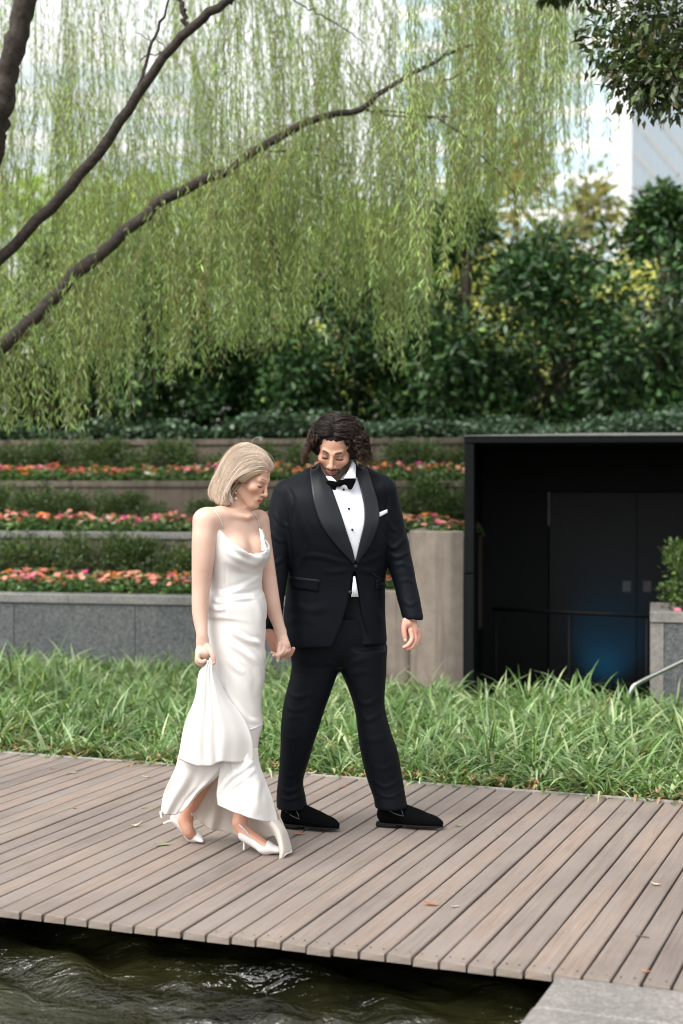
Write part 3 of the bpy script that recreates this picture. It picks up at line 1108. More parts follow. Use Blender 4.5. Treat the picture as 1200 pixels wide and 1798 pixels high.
bp = [bed_plant(300 + k) for k in range(5)]
BCOL = {'coral': (0.88, 0.25, 0.21), 'orange': (0.90, 0.26, 0.05), 'salmon': (0.90, 0.40, 0.32), 'pink': (0.86, 0.20, 0.34), 'magenta': (0.62, 0.02, 0.25), 'white': (0.85, 0.82, 0.80)}
bm_ = {k: blossom(v) for k, v in BCOL.items()}
pr = random.Random(31)
BEDS = [(0, 0.57, [0.33, 0.52, 0.70], -2.35, 2.3, 'lowest', 0.185), (1.25, 1.04, [0.31, 0.50], -2.6, 2.55, 'middle', 0.2), (2.5, 1.50, [0.31, 0.48], -2.8, 2.75, 'upper', 0.22)]
for (v0, z0, rows, ua, ub, nm, step) in BEDS:
    for ri, dv in enumerate(rows):
        pi_ = 0
        u = ua + pr.uniform(0, 0.1)
        while u < ub:
            kinds = pr.choices(['coral', 'salmon', 'pink', 'orange', 'magenta', 'white'], [28, 28, 20, 10, 8, 6], k=2)
            pos = tr(u, v0 + dv + pr.gauss(0, 0.02), z0)
            px_, py_ = to_px(pos)
            e = empty('bedding_plant', pos)
            two = ' and '.join(sorted(set(kinds)))
            tag(e, '%s flowered plant, %s in %s row of %s terrace bed' % (two, nth(pi_), ['front', 'second', 'third'][ri], nm), 'flower plant', 'bedding plants in the %s terrace bed' % nm)
            pi_ += 1
            me, spots = bp[pr.randrange(5)]
            s_ = pr.uniform(1.0, 1.35)
            rz = pr.uniform(0, 6.28)
            place('foliage', me, e, (0, 0, 0), (0, 0, rz), s_)
            c_, sn = math.cos(rz), math.sin(rz)
            for (x, y, z) in pr.sample(spots, pr.choice([7, 8, 9, 10, 11])):
                place('blossom', bm_[pr.choice(kinds)], e, ((c_ * x - sn * y) * s_, (sn * x + c_ * y) * s_, z * s_), (0.35 + pr.gauss(0, 0.35), pr.gauss(0, 0.35), pr.uniform(0, 6.28)), pr.uniform(0.75, 1.2))
            u += step * pr.uniform(0.85, 1.15)
# the short piece of planting above the tall curved wall
for k in range(5):
    pos = tr(2.78 + 0.06 * (k % 2) + 0.05 * k, 0.1 + 0.09 * k, 1.09)
    e = tag(empty('bedding_plant', pos), 'flowering bedding plant above the tall curved concrete wall, %s' % ['nearest the front', 'second from the front', 'middle one', 'second from the back', 'farthest back'][k], 'flower plant', 'bedding plants above the curved wall')
    place('foliage', bp[k % 5][0], e, (0, 0, 0), (0, 0, k), 0.85)
    for (x, y, z) in bp[k % 5][1][:5]:
        place('blossom', bm_[pr.choice(['pink', 'coral', 'salmon'])], e, (x * .85, y * .85, z * .85), (0.4, 0, k), 1.0)

# ------------------------------------------------------------------ low clipped shrubs in front of the terrace walls
def fine_shrub(seed, w, d, h, n, leaf, base, hue, stems=16):
    r = np.random.default_rng(seed)
    # several overlapping twig clumps give an uneven outline
    nb = 10
    cb = np.stack([r.uniform(-0.75, 0.75, nb) * w, r.uniform(-0.6, 0.6, nb) * d, r.uniform(0.25, 0.8, nb) * h], -1)
    rb = r.uniform(0.25, 0.5, nb) * min(w, h)
    k = r.integers(0, nb, n)
    dirs = unit(r.normal(0, 1, (n, 3)))
    rad = rb[k] * (r.random(n) ** 0.4) * np.exp(r.normal(0, 0.12, n))
    P = cb[k] + dirs * rad[:, None]
    P[:, 2] = np.abs(P[:, 2]) + 0.01
    D = dirs + np.array((0, 0, 0.7)) + r.normal(0, 0.5, (n, 3))
    V, F = leaf_cloud(P, D, r.uniform(0.7, 1.3, n) * leaf, r.uniform(0.35, 0.5, n) * leaf, r, 0.15, 0.1)
    C_ = cols(r, n, base, 0.35, hue)
    st = []
    for q in range(stems):
        j = r.integers(0, nb)
        b_ = np.array((r.uniform(-0.3, 0.3) * w, r.uniform(-0.2, 0.2) * d, 0.0))
        st.append(tube(catmull([b_, b_ * 0.4 + cb[j] * 0.6 + r.normal(0, 0.02, 3), cb[j] + r.normal(0, 0.05, 3)], 5), [0.006, 0.005, 0.004, 0.003, 0.002], 4))
    sv, sf = join(st)
    return mesh_data('foliage', V, F, M['leaf_soft'], False, C_), mesh_data('stem', sv, sf, M['bark2'])


fs = [fine_shrub(400 + k, 0.34, 0.17, 0.40, 3400, 0.034, (0.048, 0.085, 0.030), [(0.32, (0.115, 0.175, 0.065)), (0.06, (0.16, 0.18, 0.09))]) for k in range(4)]
sh_rows = [(1.25, 0.57, [(-2.28, 1.1), (-1.75, 1.05), (-1.1, 1.1), (-0.35, 1.08), (0.1, .95), (0.6, 1.0), (1.1, 0.8), (1.65, 0.9), (2.2, 0.95)], 'lowest'),
           (2.5, 1.04, [(-2.55, .95), (-2.05, 1.0), (-1.5, 1.1), (-0.95, 0.95), (-0.45, 0.85), (0.25, 0.8), (0.95, 0.75), (1.7, 0.85), (2.35, 1.1), (2.75, 1.05)], 'middle'),
           (3.75, 1.50, [(-2.8, 1.0), (-2.25, 1.05), (-1.7, 1.0), (-1.1, 1.1), (-0.55, 1.0), (0.1, 0.8), (0.75, 0.85), (1.4, 0.8), (2.0, 1.0), (2.6, 0.95)], 'upper')]
for (v1, z0, lst, nm) in sh_rows:
    for i, (u, s_) in enumerate(lst):
        pos = tr(u, v1 - 0.22, z0)
        s_ *= 1.12
        e = tag(empty('low_shrub', pos), 'small-leaved dark green shrub, %s, against the wall behind the %s flower bed' % (nth(i), nm), 'shrub', 'low shrubs behind the %s flower bed' % nm)
        f_, st_ = fs[(i * 3 + len(nm)) % 4]
        rz = pr.choice([0, math.pi]) + TA + pr.gauss(0, 0.15)
        sc = (s_ * pr.uniform(0.9, 1.1), s_ * pr.uniform(0.85, 1.0), s_ * pr.uniform(0.85, 1.1))
        place('foliage', f_, e, (0, 0, 0), (0, 0, rz), sc)
        place('stem', st_, e, (0, 0, 0), (0, 0, rz), sc)
# shrub in the right-hand planter, with one pink flower beside it
f_, st_ = fine_shrub(440, 0.26, 0.26, 0.62, 1700, 0.040, (0.07, 0.13, 0.035), [(0.3, (0.16, 0.23, 0.07))])
pos = plo + np.array((0.27, 0.45, ZP - 0.08))
e = tag(empty('planter_shrub', pos), 'light green leafy shrub growing in the stone planter at right', 'shrub')
place('foliage', f_, e)
place('stem', st_, e)
e = tag(empty('bedding_plant', plo + np.array((0.16, 0.2, ZP - 0.09))), 'small pink flowering plant at the corner of the stone planter', 'flower plant')
place('foliage', bp[0][0], e, (0, 0, 0), (0, 0, 0), 0.5)
place('blossom', bm_['pink'], e, (-0.03, -0.03, 0.09), (0.5, 0, 0), 1.1)
place('blossom', bm_['pink'], e, (0.04, -0.02, 0.085), (0.4, 0.2, 1), 1.0)

# ------------------------------------------------------------------ ivy strip on the top terrace
r = np.random.default_rng(55)
n = 26000
u = r.uniform(-4.5, 7.5, n)
v = 3.93 + np.abs(r.normal(0, 0.75, n))
v = np.where(u > 2.6, v - 1.0 * r.random(n), v)
hgt = 0.22 + 0.10 * np.sin(u * 2.3) * np.sin(u * 0.9 + 1) + 0.05 * np.sin(u * 7 + 3 * v)
P = TO[None] + u[:, None] * TE + v[:, None] * TN
P[:, 2] = 1.96 + np.clip(hgt, 0.05, 1) * r.random(n) ** 0.5 + 0.05 * (v - 3.9)
D = np.stack([r.normal(0, 1, n), r.normal(-0.5, 0.8, n), r.normal(0.1, 0.6, n)], -1)
V, F = leaf_cloud(P, D, r.uniform(0.045, 0.075, n), r.uniform(0.04, 0.06, n), r, 0.05, 0.25)
o = mk('ivy_ground_cover', V, F, M['leaf_gloss'], col=cols(r, n, (0.045, 0.090, 0.050), 0.3, [(0.28, (0.12, 0.18, 0.12))]))
tag(o, 'dark green ivy ground cover along the top terrace', 'ivy', kind='stuff')

# ------------------------------------------------------------------ tall dark hedge shrubs
def tree_parts(seed, height, crown_r, trunk_r, n_leaf, leaf, asp, base, hue, clumps=26, mat='leaf_gloss', crown_lo=0.05, spread=0.42, fill=0.5):
    """tapered trunk, limbs and a crown of leaf clumps with gaps between them"""
    r = np.random.default_rng(seed)
    cc_, rr_ = [], []
    for k in range(clumps):
        f = r.random()
        z = height * (crown_lo + (1 - crown_lo) * f)
        prof = (0.75 + 0.5 * math.sin(math.pi * min(1, f * 1.05))) * (1.0 if f < 0.75 else (1.0 - 0.75 * (f - 0.75) / 0.25))
        a_ = r.uniform(0, 6.28)
        q = crown_r * prof * math.sqrt(r.random()) * 0.95
        cc_.append((q * math.cos(a_), q * math.sin(a_), z))
        rr_.append(crown_r * r.uniform(0.55, 1.0) * spread * (1.0 if f < 0.8 else 0.8))
    cc_, rr_ = np.array(cc_), np.array(rr_)
    k = r.integers(0, clumps, n_leaf)
    d = unit(r.normal(0, 1, (n_leaf, 3)))
    P = cc_[k] + d * (rr_[k] * r.random(n_leaf) ** fill * np.exp(r.normal(0, 0.15, n_leaf)))[:, None]
    P[:, 2] = np.maximum(P[:, 2], 0.05)
    D = d + r.normal(0, 0.6, (n_leaf, 3)) + np.array((0, 0, 0.15))
    V, F = leaf_cloud(P, D, r.uniform(0.75, 1.25, n_leaf) * leaf, r.uniform(0.85, 1.1, n_leaf) * leaf * asp, r, 0.12, 0.15)
    C_ = cols(r, n_leaf, base, 0.3, hue)
    crown = mesh_data('crown', V, F, M[mat], False, C_)
    pts = catmull([(0, 0, -0.1), (r.normal(0, 0.05), r.normal(0, 0.05), height * 0.35), (r.normal(0, 0.12), r.normal(0, 0.12), height * 0.9)], 12)
    st = [tube(pts, np.linspace(trunk_r, trunk_r * 0.2, 12), 8)]
    for j in range(clumps):
        b = pts[min(11, max(1, int(11 * cc_[j, 2] / height * 0.75)))]
        st.append(tube(catmull([b, 0.5 * b + 0.5 * cc_[j] + r.normal(0, 0.06, 3), cc_[j]], 6), np.linspace(trunk_r * 0.38, 0.006, 6), 5))
    tv, tf = join(st)
    return crown, mesh_data('trunk', tv, tf, M['bark2'])


def plant_tree(name, parts, pos, rz, sc, lab, cat, group=None):
    e = tag(empty(name, pos), lab, cat, group)
    place('crown', parts[0], e, (0, 0, 0), (0, 0, rz), sc)
    place('trunk', parts[1], e, (0, 0, 0), (0, 0, rz), sc)
    return e


DARK = (0.024, 0.062, 0.021)
hue_d = [(0.28, (0.085, 0.175, 0.065)), (0.06, (0.17, 0.27, 0.08))]
hedge_p = [tree_parts(500 + k, 2.7, 0.80, 0.05, 9000, 0.105, 0.50, DARK, hue_d, 36, crown_lo=0.0, spread=0.50, fill=0.42) for k in range(3)]
hedge = [(-60, 17.6, 0.84, 'leftmost dark hedge shrub, half out of the frame'), (95, 18.2, 0.82, 'dark hedge shrub behind the left willow strands'),
         (230, 17.7, 0.84, 'dark hedge shrub behind the willow left of centre'), (365, 18.0, 0.85, 'dark hedge shrub above the woman, behind willow strands'),
         (490, 17.8, 0.86, 'dark hedge shrub above and left of the man\'s head'), (615, 18.1, 0.86, 'dark hedge shrub directly above the man\'s head'),
         (735, 17.9, 0.78, 'dark hedge shrub with yellow light showing through, right of the man\'s head'), (812, 17.4, 0.97, 'tall dark hedge shrub left of the gap near the portal'),
         (965, 17.2, 0.83, 'round-topped dark hedge shrub above the portal'), (1065, 17.9, 0.62, 'lower dark hedge shrub in the gap above the portal'),
         (1165, 16.6, 0.95, 'tallest dark hedge shrub at the right edge of the photo'), (1290, 16.8, 0.92, 'dark hedge shrub cut off by the right edge')]
for i, (px_, Y_, s_, lab) in enumerate(hedge):
    p_ = at(px_, 700, Y_)
    plant_tree('hedge_shrub', hedge_p[i % 3], (p_[0], p_[1], 1.95), i * 1.9, (s_ * 1.12, s_ * 1.12, s_), lab, 'shrub', 'tall dark hedge shrubs')

# ------------------------------------------------------------------ trees beyond the hedge, sunlight painted into the yellow-green leaf colours
YEL = (0.26, 0.30, 0.055)
far_p = [tree_parts(560 + k, 5.0, 1.9, 0.12, 4200, 0.20, 0.5, c_, h_, 26, 'leaf_far', 0.22, 0.44)
         for k, (c_, h_) in enumerate((((0.58, 0.60, 0.32), [(0.3, (0.68, 0.64, 0.36))]), ((0.26, 0.38, 0.13), [(0.3, (0.40, 0.48, 0.20))]), ((0.24, 0.24, 0.12), [(0.3, (0.30, 0.25, 0.13)), (0.25, (0.20, 0.24, 0.10))])))]
far = [(715, 24.0, 0, 0.72, 'bright yellow-green tree with painted-in sun in the hedge gap right of centre'), (60, 27, 1, 1.0, 'light green tree behind the hedge at far left'),
       (260, 29, 1, 1.08, 'light green tree behind the willow left of centre'), (470, 27, 1, 1.0, 'light green tree behind the willow above the woman'),
       (610, 31, 1, 1.05, 'pale green tree behind the willow at centre'), (900, 25, 2, 0.98, 'olive brown tree beyond the hedge near the office tower'),
       (1020, 27, 2, 0.92, 'bronze-leaved tree left of the tower\'s white corner'), (1130, 23, 0, 0.60, 'yellow-green low tree behind the hedge at right'), (830, 23.5, 0, 0.66, 'yellow-green low tree behind the tall hedge shrub'),
       (985, 22.5, 0, 0.56, 'yellow-green low tree behind the round-topped hedge shrub')]
for i, (px_, Y_, k, s_, lab) in enumerate(far):
    p_ = at(px_, 600, Y_)
    plant_tree('tree', far_p[k], (p_[0], p_[1], 1.9), i * 1.3, s_, lab, 'tree', 'trees beyond the hedge')

# ------------------------------------------------------------------ overhanging branch of a broad-leaved tree, top right
e = tag(empty('broadleaf_tree', (4.9, 9.4, 0.0)), 'dark broad-leaved tree reaching into the top right corner', 'tree')
r = np.random.default_rng(77)
tb = [tube(catmull([(4.9, 9.4, -0.75), (4.85, 9.4, 1.6), (4.6, 9.3, 3.3), (4.2, 9.2, 5.2)], 14), np.linspace(0.17, 0.08, 14), 10)]
tips = []
for (px_, py_, Y_) in ((1185, 40, 8.9), (1120, 20, 9.0), (1150, 110, 8.8), (1190, 130, 8.7), (1085, 60, 9.1), (1200, 80, 9.3), (1240, 60, 8.7), (1110, -60, 9.2), (1180, -90, 9.0), (1260, 150, 9.0), (1040, -40, 9.2), (1130, 140, 8.8), (975, -25, 9.1), (1165, 160, 8.75), (1100, 100, 8.9), (1290, -60, 9.0)):
    tips.append(at(px_, py_, Y_))
for t_ in tips:
    b_ = np.array((4.45, 9.28, 4.0)) + r.normal(0, 0.1, 3)
    tb.append(tube(catmull([b_, 0.5 * (b_ + t_) + np.array((0, 0, 0.35)), t_ + np.array((0, 0, 0.05))], 10), np.linspace(0.035, 0.006, 10), 6))
V, F = join(tb)
mk('trunk', V, F, M['bark2'], e, True)
n = 4600
k = r.integers(0, len(tips), n)
tw_ = np.array([0.5 if 960 < to_px(t_)[0] < 990 else 1.0 for t_ in tips])
d = unit(r.normal(0, 1, (n, 3)))
P = np.array(tips)[k] + d * (0.21 * tw_[k] * r.random(n) ** 0.5)[:, None] * np.array((1.15, 1.2, 0.85))
V, F = leaf_cloud(P, d + r.normal(0, 0.6, (n, 3)) + np.array((0, 0, -0.3)), r.uniform(0.05, 0.085, n), r.uniform(0.022, 0.034, n), r, 0.12, 0.2)
mk('crown', V, F, M['leaf_gloss'], e, col=cols(r, n, (0.042, 0.066, 0.024), 0.3, [(0.28, (0.09, 0.13, 0.04)), (0.05, (0.15, 0.10, 0.035))]))

# ------------------------------------------------------------------ weeping willow
wl = np.array((-3.35, 10.4, -0.1))
willow = tag(empty('weeping_willow', wl), 'weeping willow with dark leaning limbs and trailing green strands', 'tree')
r = np.random.default_rng(88)
fork = np.array((-3.0, 10.2, 1.85))


def limb(name, pts, rad, n=40, sides=9, par=None):
    P = catmull(pts, n)
    P += r.normal(0, 0.008, P.shape)
    R_ = np.interp(np.linspace(0, 1, n), np.linspace(0, 1, len(rad)), rad) * 0.88 * (1 + 0.03 * r.normal(0, 1, n))
    V, F = tube(P, R_, sides)
    mk(name, V, F, M['bark'], par or willow, True)
    return P


trunk_P = limb('trunk', [wl + (0, 0, -0.1), wl + (0.08, 0, 0.9), fork, fork + (0.1, 0.02, 0.2)], [0.24, 0.2, 0.17, 0.12], 16, 14)
l1 = limb('limb', [fork] + [at(a, b, y) for (a, b, y) in ((-60, 510, 9.9), (0, 455, 9.8), (100, 352, 9.6), (180, 257, 9.5), (245, 165, 9.4), (325, 58, 9.3), (400, 0, 9.2), (500, -70, 9.2))], [0.11, 0.046, 0.042, 0.040, 0.036, 0.033, 0.030, 0.022])
l2 = limb('limb', [fork + (0.05, 0.1, -0.1)] + [at(a, b, y) for (a, b, y) in ((-50, 640, 10.6), (0, 612, 10.7), (60, 556, 10.8), (150, 470, 10.9), (240, 388, 11.0), (310, 338, 11.1), (400, 300, 11.2), (455, 262, 11.3), (520, 225, 11.3), (560, 206, 11.4), (640, 188, 11.4), (665, 163, 11.4), (760, 110, 11.5), (830, 75, 11.5))], [0.10, 0.064, 0.056, 0.050, 0.044, 0.040, 0.036, 0.032, 0.026, 0.02, 0.012], 60)
l3 = limb('limb', [fork + (0.0, -0.1, 0.05), at(-40, 330, 9.6), at(-6, 220, 9.4), at(14, 130, 9.3), at(46, 0, 9.2), at(85, -140, 9.1)], [0.15, 0.10, 0.085, 0.075, 0.075, 0.07])
thin = []
for pts, ra in (([(245, 165, 9.4), (258, 100, 9.4), (283, 40, 9.4), (300, -10, 9.4)], 0.014), ([(330, 50, 9.3), (318, 10, 9.3), (312, -30, 9.3)], 0.020),
                ([(642, 190, 11.4), (690, 203, 11.5), (780, 205, 11.6), (840, 195, 11.7)], 0.010), ([(655, 192, 11.4), (760, 206, 11.3), (810, 235, 11.2), (860, 290, 11.1), (910, 345, 11.1)], 0.010),
                ([(465, 264, 11.3), (540, 270, 11.4), (610, 290, 11.5)], 0.009), ([(478, 420, 11.2), (492, 470, 11.2), (496, 530, 11.2)], 0.016), ([(515, 0, 10.5), (560, 25, 10.5), (640, 75, 10.6)], 0.006),
                ([(245, 110, 9.8), (290, 85, 9.8), (240, 60, 9.8)], 0.005), ([(770, 150, 11.6), (830, 120, 11.6), (900, 95, 11.7)], 0.009)):
    limb('branch', [at(*p) for p in pts], [ra, ra * 0.85, ra * 0.5], 16, 6)
# high arching branches that carry the strands
for (a0, b0, a1, b1, Y_) in ((400, 0, 640, -120, 10.2), (500, -70, 800, -160, 11.0), (85, -140, 330, -260, 9.6), (640, -100, 960, -40, 11.6), (250, -220, 560, -300, 12.0), (560, -280, 900, -220, 12.6), (60, -120, -150, -240, 10.6), (100, -200, 260, -120, 12.6)):
    limb('branch', [at(a0, b0, Y_), at((a0 + a1) / 2, min(b0, b1) - 50, Y_), at(a1, b1, Y_ + 0.4)], [0.05, 0.03, 0.012], 14, 6)

NS = 1850
bot_x = [-150, 0, 150, 300, 450, 560, 640, 720, 790, 850, 930, 1050]
bot_y = [700, 690, 700, 670, 650, 570, 610, 650, 540, 440, 420, 360]
LP, LD, LL, LW, LC = [], [], [], [], []
sv = []
# strands hang in curtains from common twigs, with gaps between the curtains
cl_px, cl_Y, cl_by, cl_ty = [], [], [], []
while len(cl_px) < 270:
    px_ = r.uniform(-160, 1060)
    dens = np.interp(px_, [-160, 0, 50, 110, 200, 260, 330, 400, 560, 640, 665, 700, 760, 850, 950, 1060], [.9, .7, .35, .8, .9, .5, .6, .95, .85, .6, .25, .6, .7, .7, .7, 0.3])
    if r.random() > dens:
        continue
    cl_px.append(px_)
    cl_Y.append(r.uniform(11.3, 14.4) if (px_ < 700 and r.random() < 0.8) else r.uniform(9.8, 14.0))
    cl_by.append(np.interp(px_, bot_x, bot_y) - abs(r.normal(0, 120)) + (r.random() < 0.08) * r.uniform(20, 80))
    cl_ty.append(-r.uniform(20, 330) if r.random() < 0.42 else None)
cl_arc = r.normal(0, 0.28, len(cl_px))
for s in range(NS):
    k = r.integers(0, len(cl_px))
    px_ = cl_px[k] + r.normal(0, 13)
    Y_ = cl_Y[k] + r.normal(0, 0.12)
    by = cl_by[k] - abs(r.normal(0, 45)) + (r.random() < 0.05) * r.uniform(0, 60)
    ty = cl_ty[k] if cl_ty[k] is not None else cl_by[k] - 420 - 90 * math.sin(k)
    ty += r.normal(0, 18)
    ty = max(min(ty, by - 140), -340)
    # part of the curtains hangs straight from the long low limb
    if px_ < 830 and k % 3 == 0:
        ly = np.interp(px_, [0, 150, 310, 455, 640, 830], [612, 470, 338, 262, 188, 75])
        ty = ly + r.uniform(-12, 12)
        by = max(by, ty + r.uniform(90, 330))
        Y_ = np.interp(px_, [0, 310, 640, 830], [10.7, 11.1, 11.4, 11.5]) + r.normal(0.05, 0.14)
    top, bot = at(px_, ty, Y_), at(px_, min(by, 745), Y_)
    ln = top[2] - bot[2]
    m = int(ln / 0.024)
    if m < 6:
        continue
    t = np.linspace(0, 1, m)
    sw, ph = r.normal(0, 0.085), r.uniform(0, 6.28)
    X = top[None] + np.stack([sw * t * ln * 0.6 + 0.025 * np.sin(t * ln * 3 + ph), r.normal(0, 0.04) * t * ln + 0.02 * np.cos(t * ln * 2.6 + ph), -t * ln], -1)
    A_ = cl_arc[k] + r.normal(0, 0.06)
    X += np.stack([-A_ * np.exp(-2.6 * t * ln), 0.4 * A_ * np.exp(-2.6 * t * ln), 0.25 * abs(A_) * np.exp(-5 * t * ln)], -1)
    sv.append(tube(X[::max(1, m // 9)], 0.0022, 3, False))
    a_ = np.arange(m) * 2.4 + ph
    D = np.stack([np.cos(a_) * 0.55, np.sin(a_) * 0.55, -0.85 + 0.25 * r.normal(0, 1, m)], -1)
    keep = r.random(m) < r.uniform(0.6, 0.9)
    LP.append(X[keep] + r.normal(0, 0.012, (int(keep.sum()), 3))); LD.append(D[keep])
    sz = r.uniform(0.85, 1.15)
    LL.append(r.uniform(0.045, 0.088, m)[keep] * sz)
    LW.append(r.uniform(0.0075, 0.011, m)[keep] * sz)
    tone = np.array((0.300, 0.420, 0.170)) * math.exp(r.normal(0, 0.22))
    if r.random() < 0.2:
        tone = np.array((0.38, 0.49, 0.25)) * math.exp(r.normal(0, 0.15))
    if r.random() < 0.03:
        tone = np.array((0.26, 0.20, 0.09))
    c_ = tone[None] * np.exp(r.normal(0, 0.18, (m, 1)))
    LC.append(np.repeat(c_[keep], 5, axis=0))
P, D = np.concatenate(LP), np.concatenate(LD)
up = unit(r.normal(0, 1, P.shape) * 0.8 + np.array((0, -0.3, 0.8)))
V, F = leaf_cloud(P, D, np.concatenate(LL), np.concatenate(LW), r, 0.1, 0.12, up)
mk('crown', V, F, M['leaf_willow'], willow, col=np.concatenate(LC))
V, F = join(sv)
mk('strand_stem', V, np.array([f for f in F]), simple_mat('green_twig', (0.16, 0.15, 0.06), 0.7, 0.3, 8), willow)
print('willow leaves', len(P))
# ------------------------------------------------------------------ small implicit-surface modeller for bodies and clothes
def smin(a, b, k):
    if k <= 0:
        return np.minimum(a, b)
    h = np.clip(0.5 + 0.5 * (b - a) / k, 0, 1)
    return b + (a - b) * h - k * h * (1 - h)


class Shape:
    """list of implicit primitives; mesh() samples them on a grid"""

    def __init__(self):
        self.p = []

    def _add(self, fn, lo, hi, k, op):
        self.p.append((fn, np.asarray(lo) - 0.03 - k, np.asarray(hi) + 0.03 + k, k, op))

    def cone(self, a, b, ra, rb, k=0.02, op='u', flat=None):
        a, b = np.asarray(a, float), np.asarray(b, float)
        ba = b - a
        bb = float(ba @ ba) + 1e-12

        def fn(X, Y, Z):
            px, py, pz = X - a[0], Y - a[1], Z - a[2]
            h = np.clip((px * ba[0] + py * ba[1] + pz * ba[2]) / bb, 0, 1)
            qx, qy, qz = px - h * ba[0], py - h * ba[1], pz - h * ba[2]
            if flat is not None:
                ax, f = np.asarray(flat[0], float), flat[1]
                ax = ax / np.linalg.norm(ax)
                s = (qx * ax[0] + qy * ax[1] + qz * ax[2]) * (1 / f - 1)
                qx, qy, qz = qx + ax[0] * s, qy + ax[1] * s, qz + ax[2] * s
                return (np.sqrt(qx * qx + qy * qy + qz * qz) - (ra + (rb - ra) * h)) * min(1, f)
            return np.sqrt(qx * qx + qy * qy + qz * qz) - (ra + (rb - ra) * h)
        m = max(ra, rb)
        self._add(fn, np.minimum(a, b) - m, np.maximum(a, b) + m, k, op)
        return self

    def chain(self, pts, rad, k=0.02, op='u', flat=None):
        """limb: smooth curve of round cones, one primitive"""
        A = np.array([tuple(p) + (q,) for p, q in zip(np.asarray(pts, float).tolist(), rad)])
        C_ = catmull(A, 4 * (len(A) - 1) + 1)
        axf = None
        if flat is not None:
            axf = np.asarray(flat[0], float)
            axf = axf / np.linalg.norm(axf)

        def fn(X, Y, Z):
            best = None
            for i in range(len(C_) - 1):
                a, b, ra, rb = C_[i, :3], C_[i + 1, :3], C_[i, 3], C_[i + 1, 3]
                ba = b - a
                px, py, pz = X - a[0], Y - a[1], Z - a[2]
                h = np.clip((px * ba[0] + py * ba[1] + pz * ba[2]) / (float(ba @ ba) + 1e-12), 0, 1)
                qx, qy, qz = px - h * ba[0], py - h * ba[1], pz - h * ba[2]
                if axf is not None:
                    s = (qx * axf[0] + qy * axf[1] + qz * axf[2]) * (1 / flat[1] - 1)
                    qx, qy, qz = qx + axf[0] * s, qy + axf[1] * s, qz + axf[2] * s
                d = np.sqrt(qx * qx + qy * qy + qz * qz) - (ra + (rb - ra) * h)
                best = d if best is None else np.minimum(best, d)
            return best
        m = C_[:, 3].max()
        self._add(fn, C_[:, :3].min(0) - m, C_[:, :3].max(0) + m, k, op)
        return self

    def ell(self, c, R, k=0.02, op='u', rot=None):
        c, R = np.asarray(c, float), np.asarray(R, float)

        def fn(X, Y, Z):
            x, y, z = X - c[0], Y - c[1], Z - c[2]
            if rot is not None:
                x, y, z = (rot[0][0] * x + rot[1][0] * y + rot[2][0] * z, rot[0][1] * x + rot[1][1] * y + rot[2][1] * z, rot[0][2] * x + rot[1][2] * y + rot[2][2] * z)
            k0 = np.sqrt((x / R[0]) ** 2 + (y / R[1]) ** 2 + (z / R[2]) ** 2)
            k1 = np.sqrt((x / R[0] ** 2) ** 2 + (y / R[1] ** 2) ** 2 + (z / R[2] ** 2) ** 2) + 1e-9
            return k0 * (k0 - 1) / k1
        m = R.max()
        self._add(fn, c - m, c + m, k, op)
        return self

    def loft(self, rows, k=0.02, op='u', n=2.2, grow=0.0):
        """vertical body: rows (z, cx, cy, a, b, yaw)"""
        rows = sorted([tuple(float(q) for q in r_) for r_ in rows])
        A = catmull(rows, 12 * len(rows))
        zz = A[:, 0]

        def fn(X, Y, Z):
            Zc = np.clip(Z, zz[0], zz[-1])
            g_ = [np.interp(Zc.ravel(), zz, A[:, j]).reshape(Zc.shape) for j in range(1, 6)]
            cx, cy_, a, b, yw = g_
            a, b = a + grow, b + grow
            c, s = np.cos(yw), np.sin(yw)
            u = (X - cx) * c + (Y - cy_) * s
            v = -(X - cx) * s + (Y - cy_) * c
            q = (np.abs(u / a) ** n + np.abs(v / b) ** n) ** (1 / n)
            d = (q - 1) * np.minimum(a, b)
            return np.maximum(d, np.maximum(Z - zz[-1], zz[0] - Z))
        m = float(np.max(A[:, 3:5])) + 0.02 + grow
        self._add(fn, (A[:, 1].min() - m, A[:, 2].min() - m, zz[0]), (A[:, 1].max() + m, A[:, 2].max() + m, zz[-1]), k, op)
        return self

    def fn(self, f, lo, hi, k=0.0, op='i'):
        self._add(f, lo, hi, k, op)
        return self

    def bounds(self):
        lo = np.min([p[1] for p in self.p if p[4] == 'u'], axis=0)
        hi = np.max([p[2] for p in self.p if p[4] == 'u'], axis=0)
        return lo, hi

    def mesh(self, h, lo=None, hi=None):
        l0, h0 = self.bounds()
        lo = l0 if lo is None else np.maximum(lo, l0)
        hi = h0 if hi is None else np.minimum(hi, h0)
        nn = np.maximum(np.ceil((hi - lo) / h).astype(int) + 1, 3)
        ax = [lo[i] + h * np.arange(nn[i]) for i in range(3)]
        D = np.full(tuple(nn), 0.2, dtype=np.float32)
        for (f, a, b, k, op) in self.p:
            sl = []
            for i in range(3):
                i0 = max(0, int((a[i] - lo[i]) / h))
                i1 = min(nn[i], int((b[i] - lo[i]) / h) + 2)
                sl.append(slice(i0, i1))
            if any(s.start >= s.stop for s in sl):
                continue
            X = ax[0][sl[0]][:, None, None]
            Y = ax[1][sl[1]][None, :, None]
            Z = ax[2][sl[2]][None, None, :]
            d = f(X, Y, Z).astype(np.float32)
            s = tuple(sl)
            if op == 'u':
                D[s] = smin(D[s], d, k)
            elif op == 's':
                D[s] = -smin(-D[s], d, k)
            else:
                D[s] = -smin(-D[s], -d, k)
        return surface_nets(D, lo, h)


